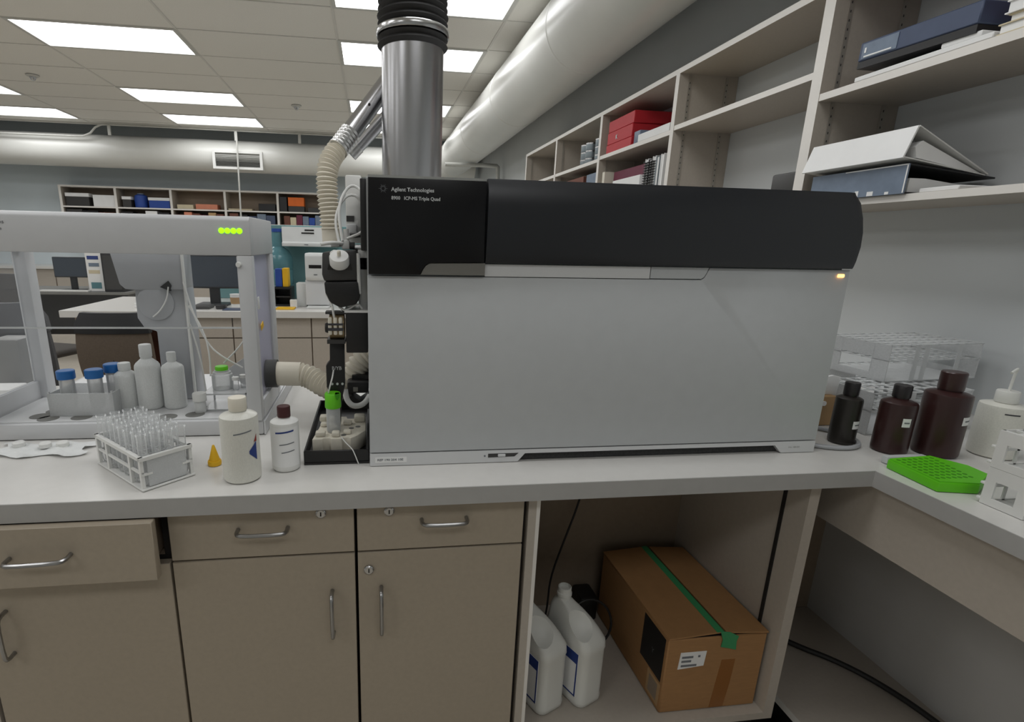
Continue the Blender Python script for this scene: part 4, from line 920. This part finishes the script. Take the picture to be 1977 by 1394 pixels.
# green rack
gp = [(1.147, .966), (1.137, .846), (1.2125, .829), (1.285, .868), (1.292, .915), (1.262, .974)]
t = thing('green_rack', 'bright green plastic tube rack lying on the right worktop', 'tube rack', (1.21, .90, ZB))
B().prism(gp, 'z', .9005, .921, .002).build('rack_body', 'green_rack', t)
cx_ = sum(p[0] for p in gp) / 6; cy_ = sum(p[1] for p in gp) / 6
B().prism([(cx_ + (a - cx_) * .97, cy_ + (c - cy_) * .97) for a, c in gp], 'z', .9212, .9235).build('top_plate', 'green_rack', t, smooth=False)
w = B()
for i in range(8):
    for j in range(7):
        fx, fy = (i + .7) / 8.4, (j + .7) / 7.4
        a = Vector((1.150, .962)).lerp(Vector((1.140, .852)), fx); c_ = Vector((1.262, .968)).lerp(Vector((1.235, .850)), fx); p = a.lerp(c_, fy)
        w.lathe([(.0042, .9236), (.0042, .9239)], (p.x, p.y, 0), 8)
w.build('wells', 'green_rack_hole', t, smooth=False)['kind'] = 'stuff'
tag(B().box(1.165, 1.27, .982, .998, .9005, .918, .003).build('rack_lid', 'rack_clear'), 'clear plastic lid behind the bright green rack', 'lid')
# white stacked rack at the right edge
def white_rack(label, x0, x1, y0, y1, z0, z1):
    t = thing('tube_rack', label, 'tube rack', ((x0 + x1) / 2, (y0 + y1) / 2, z0), 0, 'white stacked tube racks')
    wy = (y1 - y0); h = z1 - z0
    b = B(); b.box(x0, x0 + .004, y0, y0 + wy * .26, z0, z1); b.box(x0, x0 + .004, y1 - wy * .24, y1, z0, z1); b.box(x0, x0 + .004, y0 + wy * .26, y1 - wy * .24, z0 + h * .66, z1); b.box(x0, x0 + .004, y0 + wy * .26, y1 - wy * .24, z0, z0 + h * .2)
    b.build('end_plate', 'white_plastic', t, smooth=False)
    for y in (y0, y1 - .003):
        b = B(); n = 5
        for k in range(n): b.box(x0 + .004 + (x1 - x0 - .004) * k / n, x0 + .010 + (x1 - x0 - .004) * k / n, y, y + .003, z0, z1)
        b.box(x0 + .004, x1, y, y + .003, z1 - .006, z1); b.box(x0 + .004, x1, y, y + .003, z0 + h * .42, z0 + h * .5); b.box(x0 + .004, x1, y, y + .003, z0, z0 + .005)
        b.build('side_wall', 'white_plastic', t, smooth=False)
    b = B(); nn = 8
    for k in range(nn + 1): b.box(x0 + .004 + (x1 - x0 - .010) * k / nn, x0 + .010 + (x1 - x0 - .010) * k / nn, y0 + .003, y1 - .003, z1 - .004, z1 - .0005)
    for k in range(1, 3): b.box(x0 + .004, x1, y0 + wy * k / 3 - .003, y0 + wy * k / 3 + .003, z1 - .0038, z1 - .0008)
    b.build('top_grid', 'white_plastic', t, smooth=False)
    B().box(x0 + .004, x1, y0 + .003, y1 - .003, z0, z0 + .003).build('bottom_plate', 'white_plastic', t, smooth=False)
    for z in (z0 + .006, z0 + h * .5): B().box(x0 - .001, x0 + .02, y1, y1 + .007, z, z + .005, .001, 1).build('side_tab', 'white_plastic', t)
    return t
white_rack('lower white tube rack at the right edge of the worktop', 1.178, 1.40, .728, .800, ZB + .0005, .9755)
white_rack('upper white tube rack stacked at the right edge of the worktop', 1.178, 1.40, .728, .800, .976, 1.050)

# ================================================================== far side of the room
# ---- far bench with base cabinets
FB, FX0, FYE = 3.70, -2.0, 4.62
t = thing('far_worktop', 'white worktop of the far bench across the aisle', 'worktop', (0, 4.1, .9))
B().box(FX0, XR - .002, FB, FYE, .855, .9, .002, 1).build('top', 'worktop', t)
t = thing('far_bench_base', 'beige drawers and doors under the far bench', 'cabinet', (.2, 4.1, 0))
B().box(-1.38, XR - .003, FB + .06, FYE - .05, .1, .8545).build('body', 'laminate_dark', t, smooth=False)
B().box(-1.38, XR - .003, FB + .12, FYE - .05, 0, .1).build('toe_kick', 'gap_black', t, smooth=False)
xs = [-1.375, -.94, -.415, .1, .6, 1.1, 1.8]
for a, b_ in zip(xs, xs[1:]):
    B().box(a + .004, b_ - .004, FB + .04, FB + .0595, .715, .850, .001, 1).build('drawer', 'laminate', t); B().box(a + .004, b_ - .004, FB + .04, FB + .0595, .11, .708, .001, 1).build('door', 'laminate', t)
B().box(FX0 + .06, FX0 + .10, FB + .06, FYE - .06, .0, .8545).build('end_leg', 'laminate_dark', t, smooth=False)
B().box(FX0 + .10, -1.38, FYE - .10, FYE - .08, .1, .8545).build('knee_back', 'brown_book', t, smooth=False)
# ---- teal partition, devices
tag(B().box(-1.30, XR - .01, 4.55, 4.60, .9005, 1.485, .003, 1).build('teal_partition', 'teal_panel'), 'teal partition panel standing on the far bench', 'partition')
t = thing('printer', 'white wall-mounted device with slots on the teal partition', 'device', (-.46, 4.42, 1.33))
B().prism([(4.30, 1.325), (4.30, 1.352), (4.32, 1.358), (4.32, 1.470), (4.549, 1.470), (4.549, 1.325)], 'x', -.672, -.255, .003).build('device_body', 'appliance', t)
for (x0, x1, z) in ((-.525, -.430, 1.420), (-.50, -.43, 1.442)): B().box(x0, x1, 4.317, 4.3195, z, z + .010).build('slot', 'gap_black', t, smooth=False)
B().box(-.505, -.475, 4.297, 4.2995, 1.336, 1.342).build('badge', 'print_grey', t, smooth=False)
t = thing('dispenser', 'white benchtop dispenser with dark display on the far bench', 'dispenser', (-.375, 3.95, .9))
B().prism([(3.90, 1.10), (3.885, 1.12), (3.885, 1.265), (3.90, 1.285), (4.12, 1.285), (4.12, .9005), (3.98, .9005), (3.955, 1.09)], 'x', -.458, -.285, .006).build('head', 'appliance', t)
B().box(-.455, -.30, 3.86, 4.0, .9005, .915, .003).build('base', 'appliance', t)
B().box(-.432, -.345, 3.8825, 3.8845, 1.182, 1.205).build('display', 'gap_black', t, smooth=False)
B().box(-.40, -.375, 3.8825, 3.8845, 1.134, 1.141).build('badge', 'print_grey', t, smooth=False)
B().box(-.465, -.30, 3.925, 3.955, .92, 1.10, .004).build('front_plate', 'instr_light', t)
tag(B().box(-.54, -.47, 4.0, 4.12, .9005, 1.07, .004).build('side_tank', 'milky'), 'pale plastic tank beside the white dispenser', 'tank')
t = thing('water_bottle', 'large blue water bottle in front of the teal partition', 'bottle', (-.70, 4.40, .9))
B().lathe([(.10, .9005), (.11, .92), (.11, 1.02), (.104, 1.03), (.11, 1.04), (.11, 1.14), (.104, 1.15), (.11, 1.16), (.11, 1.24), (.08, 1.295), (.045, 1.32), (.035, 1.43)], (-.72, 4.40, 0), 24).build('bottle_body', 'water_blue', t)
B().lathe([(.04, 1.43), (.04, 1.455)], (-.72, 4.40, 0), 16).build('cap', 'blue_box', t)
t = thing('black_tray_unit', 'black two-drawer paper tray under the blue and yellow cartons', 'tray', (-.63, 4.06, .9))
b = B(); b.box(-.70, -.575, 4.0, 4.15, .9005, .915); b.box(-.70, -.575, 4.0, 4.15, 1.025, 1.04); b.box(-.70, -.69, 4.0, 4.15, .915, 1.025); b.box(-.585, -.575, 4.0, 4.15, .915, 1.025); b.box(-.69, -.585, 4.14, 4.15, .915, 1.025); b.build('tray_frame', 'binder_black', t, smooth=False)
B().box(-.688, -.587, 4.01, 4.13, .965, .972).build('shelf', 'dark_grey', t, smooth=False)
tag(B().box(-.688, -.640, 4.02, 4.12, 1.0405, 1.168, .002, 1).build('carton', 'blue_box'), 'blue carton on the black tray unit', 'carton')
tag(B().box(-.637, -.598, 4.02, 4.12, 1.0405, 1.172, .002, 1).build('carton', 'yellow'), 'yellow carton on the black tray unit', 'carton')
tag(B().box(-.66, -.535, 3.80, 3.90, .9005, .910, .001, 1).build('notepad', 'yellow'), 'yellow notepad lying at the edge of the far bench', 'notepad')
tag(B().box(-.58, -.53, 3.93, 3.97, .9005, .955, .002, 1).build('small_carton', 'paper'), 'small white carton behind the yellow notepad', 'carton')
# ---- monitors
def monitor(label, x0, x1, z0, z1, y, zb, tilt=0):
    t = thing('computer_monitor', label, 'monitor', ((x0 + x1) / 2, y, zb), 0, 'computer monitors')
    B().box(x0, x1, y, y + .03, z0, z1, .004, 1).build('casing', 'binder_black', t)
    B().box(x0 + .008, x1 - .008, y - .0015, y, z0 + .012, z1 - .008).build('screen', 'screen', t, smooth=False)
    xm = (x0 + x1) / 2
    B().box(xm - .035, xm + .035, y + .031, y + .06, zb + .012, z0 + .1, .004, 1).build('stand', 'binder_black', t)
    B().box(xm - .11, xm + .11, y - .06, y + .11, zb + .0005, zb + .012, .003, 1).build('foot', 'binder_black', t)
    return t
monitor('dark computer monitor on the far bench, seen through the enclosure', -1.345, -.93, 1.02, 1.255, 4.06, .9)
t = thing('coffee_cup', 'white paper cup with brown sleeve on the far bench', 'cup', (-.955, 3.95, .9))
B().lathe([(.034, .9005), (.040, .99), (.042, .992)], (-.955, 3.95, 0), 18).build('cup_body', 'paper', t); B().lathe([(.0372, .925), (.0405, .97)], (-.955, 3.95, 0), 18, caps=False).build('sleeve', 'tan', t)
tag(B().box(-1.33, -1.10, 3.80, 3.93, .9005, .918, .003, 1).build('keyboard', 'dark_grey'), 'dark keyboard on the far bench before the monitor', 'keyboard')
tag(B().box(-1.06, -1.00, 3.80, 3.88, .9005, .93, .008).build('desk_phone', 'black_plastic'), 'small black handset on the far bench', 'phone')
tag(B().box(-1.0, -.80, 3.74, 3.86, .9005, .905).build('notebook', 'navy'), 'dark notebook at the front edge of the far bench', 'notebook')
tag(B().box(-1.60, -1.46, 3.85, 4.1, .9005, .935, .004).build('paper_stack', 'paper'), 'stack of white papers at the left of the far bench', 'papers')
tag(B().box(-1.62, -1.58, 4.2, 4.4, .9005, 1.08, .004).build('desk_divider', 'paper'), 'upright white document holder on the far bench', 'holder')
# ---- writing desk further back
t = thing('office_desk', 'dark office desk near the back of the room', 'desk', (-3.6, 6.95, 0))
B().box(-4.9, -2.78, 6.55, 7.35, .72, .75, .003, 1).build('desk_top', 'grille_dark', t)
for x in (-4.88, -2.84): B().box(x, x + .04, 6.6, 7.3, 0, .72).build('desk_leg', 'dark_grey', t, smooth=False)
B().box(-4.8, -2.86, 7.25, 7.28, .15, .72).build('modesty_panel', 'dark_grey', t, smooth=False)
monitor('small dark monitor on the office desk at the back', -3.63, -3.27, .90, 1.13, 6.75, .75)
tag(B().box(-3.72, -3.2, 6.56, 6.64, .7505, .768, .003, 1).build('keyboard', 'white_plastic'), 'pale keyboard on the office desk at the back', 'keyboard')
t = thing('computer_tower', 'black computer tower standing on the office desk', 'computer', (-2.93, 6.75, .75))
B().box(-3.04, -2.83, 6.6, 6.95, .7505, 1.185, .008).build('case', 'binder_black', t); B().box(-3.02, -2.85, 6.597, 6.5995, .78, 1.16).build('front_panel', 'dark_grey', t, smooth=False)
t = thing('note_board', 'narrow white board with pinned notes beside the black computer tower', 'board', (-3.17, 6.72, .75))
B().box(-3.25, -3.08, 6.70, 6.715, .7505, 1.20).build('board', 'paper', t, smooth=False)
for k, (z, m) in enumerate(((1.13, 'label_blue'), (1.05, 'blue_grey'), (.97, 'paper_cream'), (.80, 'water_blue'))): B().box(-3.23 + .01 * (k % 2), -3.11, 6.697, 6.6995, z - .02, z + .02 + (.03 if k == 3 else 0)).build('note', m, t, smooth=False)
# ---- counter along the back wall
t = thing('back_counter', 'white-topped counter with grey doors along the back wall', 'counter', (-3.2, 9.5, 0))
B().box(XL + .01, -.6, 9.15, YB - .002, .86, .9).build('top', 'worktop', t, smooth=False)
for k in range(8): B().box(XL + .03 + k * .85, XL + .86 + k * .85, 9.20, 9.22, .12, .855, .002, 1).build('door', 'laminate', t)
B().box(XL + .02, -.62, 9.221, YB - .003, .0, .8595).build('body', 'laminate_dark', t, smooth=False)
# ---- chairs
def chair(label, x, y, rz, top, w, m, top_m, fabric2=None):
    t = thing('office_chair', label, 'chair', (x, y, 0), rz, 'office chairs')
    bh = .40
    rings = []
    for k in range(9):
        f = k / 8; z = top - bh + bh * f; ww = w * (.80 + .20 * math.sin(math.pi * min(1, .25 + f * .62))) * (1 if f < .9 else .86); yo = -.02 * math.sin(math.pi * f) - .03 * f
        rings.append([(-ww, yo - .01, z), (-ww * .6, yo - .03, z), (0, yo - .036, z), (ww * .6, yo - .03, z), (ww, yo - .01, z), (ww, yo + .02, z), (ww * .6, yo + .005, z), (0, yo, z), (-ww * .6, yo + .005, z), (-ww, yo + .02, z)])
    bk = B().loft(rings).build('backrest', m, t, local=True)
    rg = [r for r in rings[6:]]
    B().loft([[(p[0] * 1.03, p[1] + (-.006 if p[1] < -.02 else .006), p[2] + (.006 if k == 2 else 0)) for p in r] for k, r in enumerate(rg)]).build('backrest_trim', top_m, bk, local=True)
    B().box(-w * .95, w * .95, .02, .46, .44, .50, .03, 3).build('seat', m, t, local=True)
    B().tube([(0, .02, .43), (0, -.06, .45), (0, -.055, .62), (0, -.045, top - .2)], .02, 8, 1).build('back_bar', 'black_plastic', t, local=True)
    B().cyl((0, .22, .10), (0, .22, .44), .028, 14).build('gas_column', 'black_plastic', t, local=True)
    for k in range(5):
        a = 2 * math.pi * k / 5 + .3; c, s_ = math.cos(a), math.sin(a)
        lg = B().tube([(0, .22, .10), (c * .27, .22 + s_ * .27, .075)], .018, 8).build('base_leg', 'black_plastic', t, local=True)
        B().cyl((c * .27 - s_ * .02, .22 + s_ * .27 + c * .02, .031), (c * .27 + s_ * .02, .22 + s_ * .27 - c * .02, .031), .03, 12).build('caster', 'black_plastic', lg, local=True)
    return t
chair('office chair with brown back and black top trim at the far bench', -1.33, 2.95, 0, .985, .185, 'chair_brown', 'binder_black')
chair('dark grey office chair nearest the left edge, seen through the enclosure', -1.37, 2.12, math.radians(14), 1.125, .18, 'chair_grey', 'chair_grey')
chair('dark office chair behind the other two at the far left', -2.66, 4.3, math.radians(-20), 1.09, .22, 'chair_fabric', 'chair_fabric')
# ---- wall cabinets at the back
CY0 = 9.55; cx0, cx1 = -4.87, -.64; bays = [-4.86, -4.045, -3.205, -2.365, -1.525, -.66]
t = thing('wall_cabinet', 'grey-white open wall cabinets with five bays on the back wall', 'shelf unit', (-2.75, 9.7, 1.2))
for x in bays: B().box(x - .018, x + .018, CY0, YB - .003, 1.40, 2.118).build('upright', 'laminate', t, smooth=False, edge=('edge_band', (1, -1)))
B().box(bays[0] - .018, bays[-1] + .018, CY0, YB - .003, 2.118, 2.145).build('top_board', 'laminate', t, smooth=False, edge=('edge_band', (1, -1)))
for k in range(5):
    for z in (1.832, 1.62): B().box(bays[k] + .018, bays[k + 1] - .018, CY0 + .002, YB - .003, z - .022, z).build('shelf', 'laminate', t, smooth=False, edge=('edge_band', (1, -1)))
B().box(bays[0] - .018, bays[-1] + .018, CY0, YB - .003, 1.375, 1.398).build('bottom_shelf', 'laminate', t, smooth=False, edge=('edge_band', (1, -1)))
B().box(bays[0], bays[-1], YB - .003, YB - .001, 1.40, 2.118).build('back_panel', 'cabinet_inside', t, smooth=False)
def far(name, label, cat, x0, x1, z0, z1, m, d=.2, lid=None, group='things on the back wall cabinets'):
    t = thing(name, label, cat, ((x0 + x1) / 2, CY0 + .14, z0), 0, group)
    h = z1 - z0; zl = z0 + h * .72 if lid else z1
    B().box(x0, x1, CY0 + .03, CY0 + .03 + d, z0, zl, .003, 1).build('box_body', m, t)
    if lid: B().box(x0 - .006, x1 + .006, CY0 + .024, CY0 + .036 + d, zl, z1, .003, 1).build('lid', lid, t)
    return t
z = 1.8325
far('equipment_case', 'black case with white lid, leftmost on the back wall cabinets', 'case', -4.80, -4.46, z, 2.03, 'dark_grey', lid='paper')
far('storage_box', 'white carton beside the black case on the back wall cabinets', 'carton', -4.40, -4.07, z, 2.01, 'paper')
far('label_box', 'small pale box with lid, left of the blue drum in the second bay', 'box', -3.96, -3.83, z, 2.0, 'dark_grey', lid='paper')
t = thing('blue_drum', 'blue drum in the second bay of the back wall cabinets', 'drum', (-3.71, 9.68, z), 0, 'things on the back wall cabinets')
B().lathe([(.085, z), (.095, z + .01), (.10, z + .12), (.09, z + .19), (.05, z + .21)], (-3.71, 9.68, 0), 20).build('drum_body', 'blue_box', t); B().lathe([(.05, z + .21), (.05, z + .225)], (-3.71, 9.68, 0), 14).build('lid', 'blue_grey', t)
far('storage_box', 'blue box with white lid, right side of the second bay', 'box', -3.56, -3.24, z, 1.995, 'blue_box', lid='paper')
far('paper_stack', 'low stack of pale papers in the third back bay', 'papers', -3.13, -2.88, z, 1.90, 'paper_cream')
far('book', 'orange-pink book lying in the third back bay', 'book', -2.84, -2.50, z, 1.915, 'pink_book')
far('paper_stack', 'scattered pale papers in the fourth back bay', 'papers', -2.33, -1.95, z, 1.86, 'paper_cream')
far('equipment_case', 'small black case in the fourth back bay', 'case', -1.84, -1.57, z, 1.95, 'binder_black')
far('binder', 'dark green binder at the left of the fifth back bay', 'binder', -1.50, -1.38, z, 2.07, 'binder_black')
far('carton', 'black carton under the orange box in the fifth back bay', 'carton', -1.36, -1.10, z, 1.925, 'dark_grey')
far('carton', 'bright orange box in the fifth back bay', 'carton', -1.36, -1.10, 1.9255, 2.065, 'orange_box')
far('equipment_case', 'grey flat case right of the orange box', 'case', -1.04, -.70, z, 1.91, 'dark_grey')
z = 1.6205
cols = ['brown_book', 'maroon_book', 'tan', 'brown_book', 'pink_book', 'blue_grey', 'navy', 'paper', 'blue_box']
nm = ('leftmost', 'second', 'third', 'fourth', 'fifth', 'sixth', 'seventh', 'eighth')
for k, (a, b_, pal, bay) in enumerate(((-4.82, -4.10, ['dark_grey', 'binder_black', 'brown_book'], 'first'), (-4.0, -3.26, ['binder_black', 'dark_grey', 'paper', 'binder_black'], 'second'), (-3.16, -2.40, ['brown_book', 'pink_book', 'brown_book', 'maroon_book', 'tan', 'brown_book'], 'third'), (-2.32, -1.58, ['brown_book', 'binder_black', 'navy', 'blue_grey', 'navy'], 'fourth'), (-1.44, -.72, ['brown_book', 'paper_cream', 'maroon_book', 'blue_grey', 'blue_box', 'blue_grey', 'paper'], 'fifth'))):
    n = len(pal)
    for q in range(n):
        x = a + (b_ - a) * q / n; wd = (b_ - a) / n - .006
        far('book', 'book, %s from the left on the lower shelf of the %s back bay' % (nm[q], bay), 'book', x, x + wd, z, z + .165 - .02 * ((q * 7 + k) % 3), pal[q])
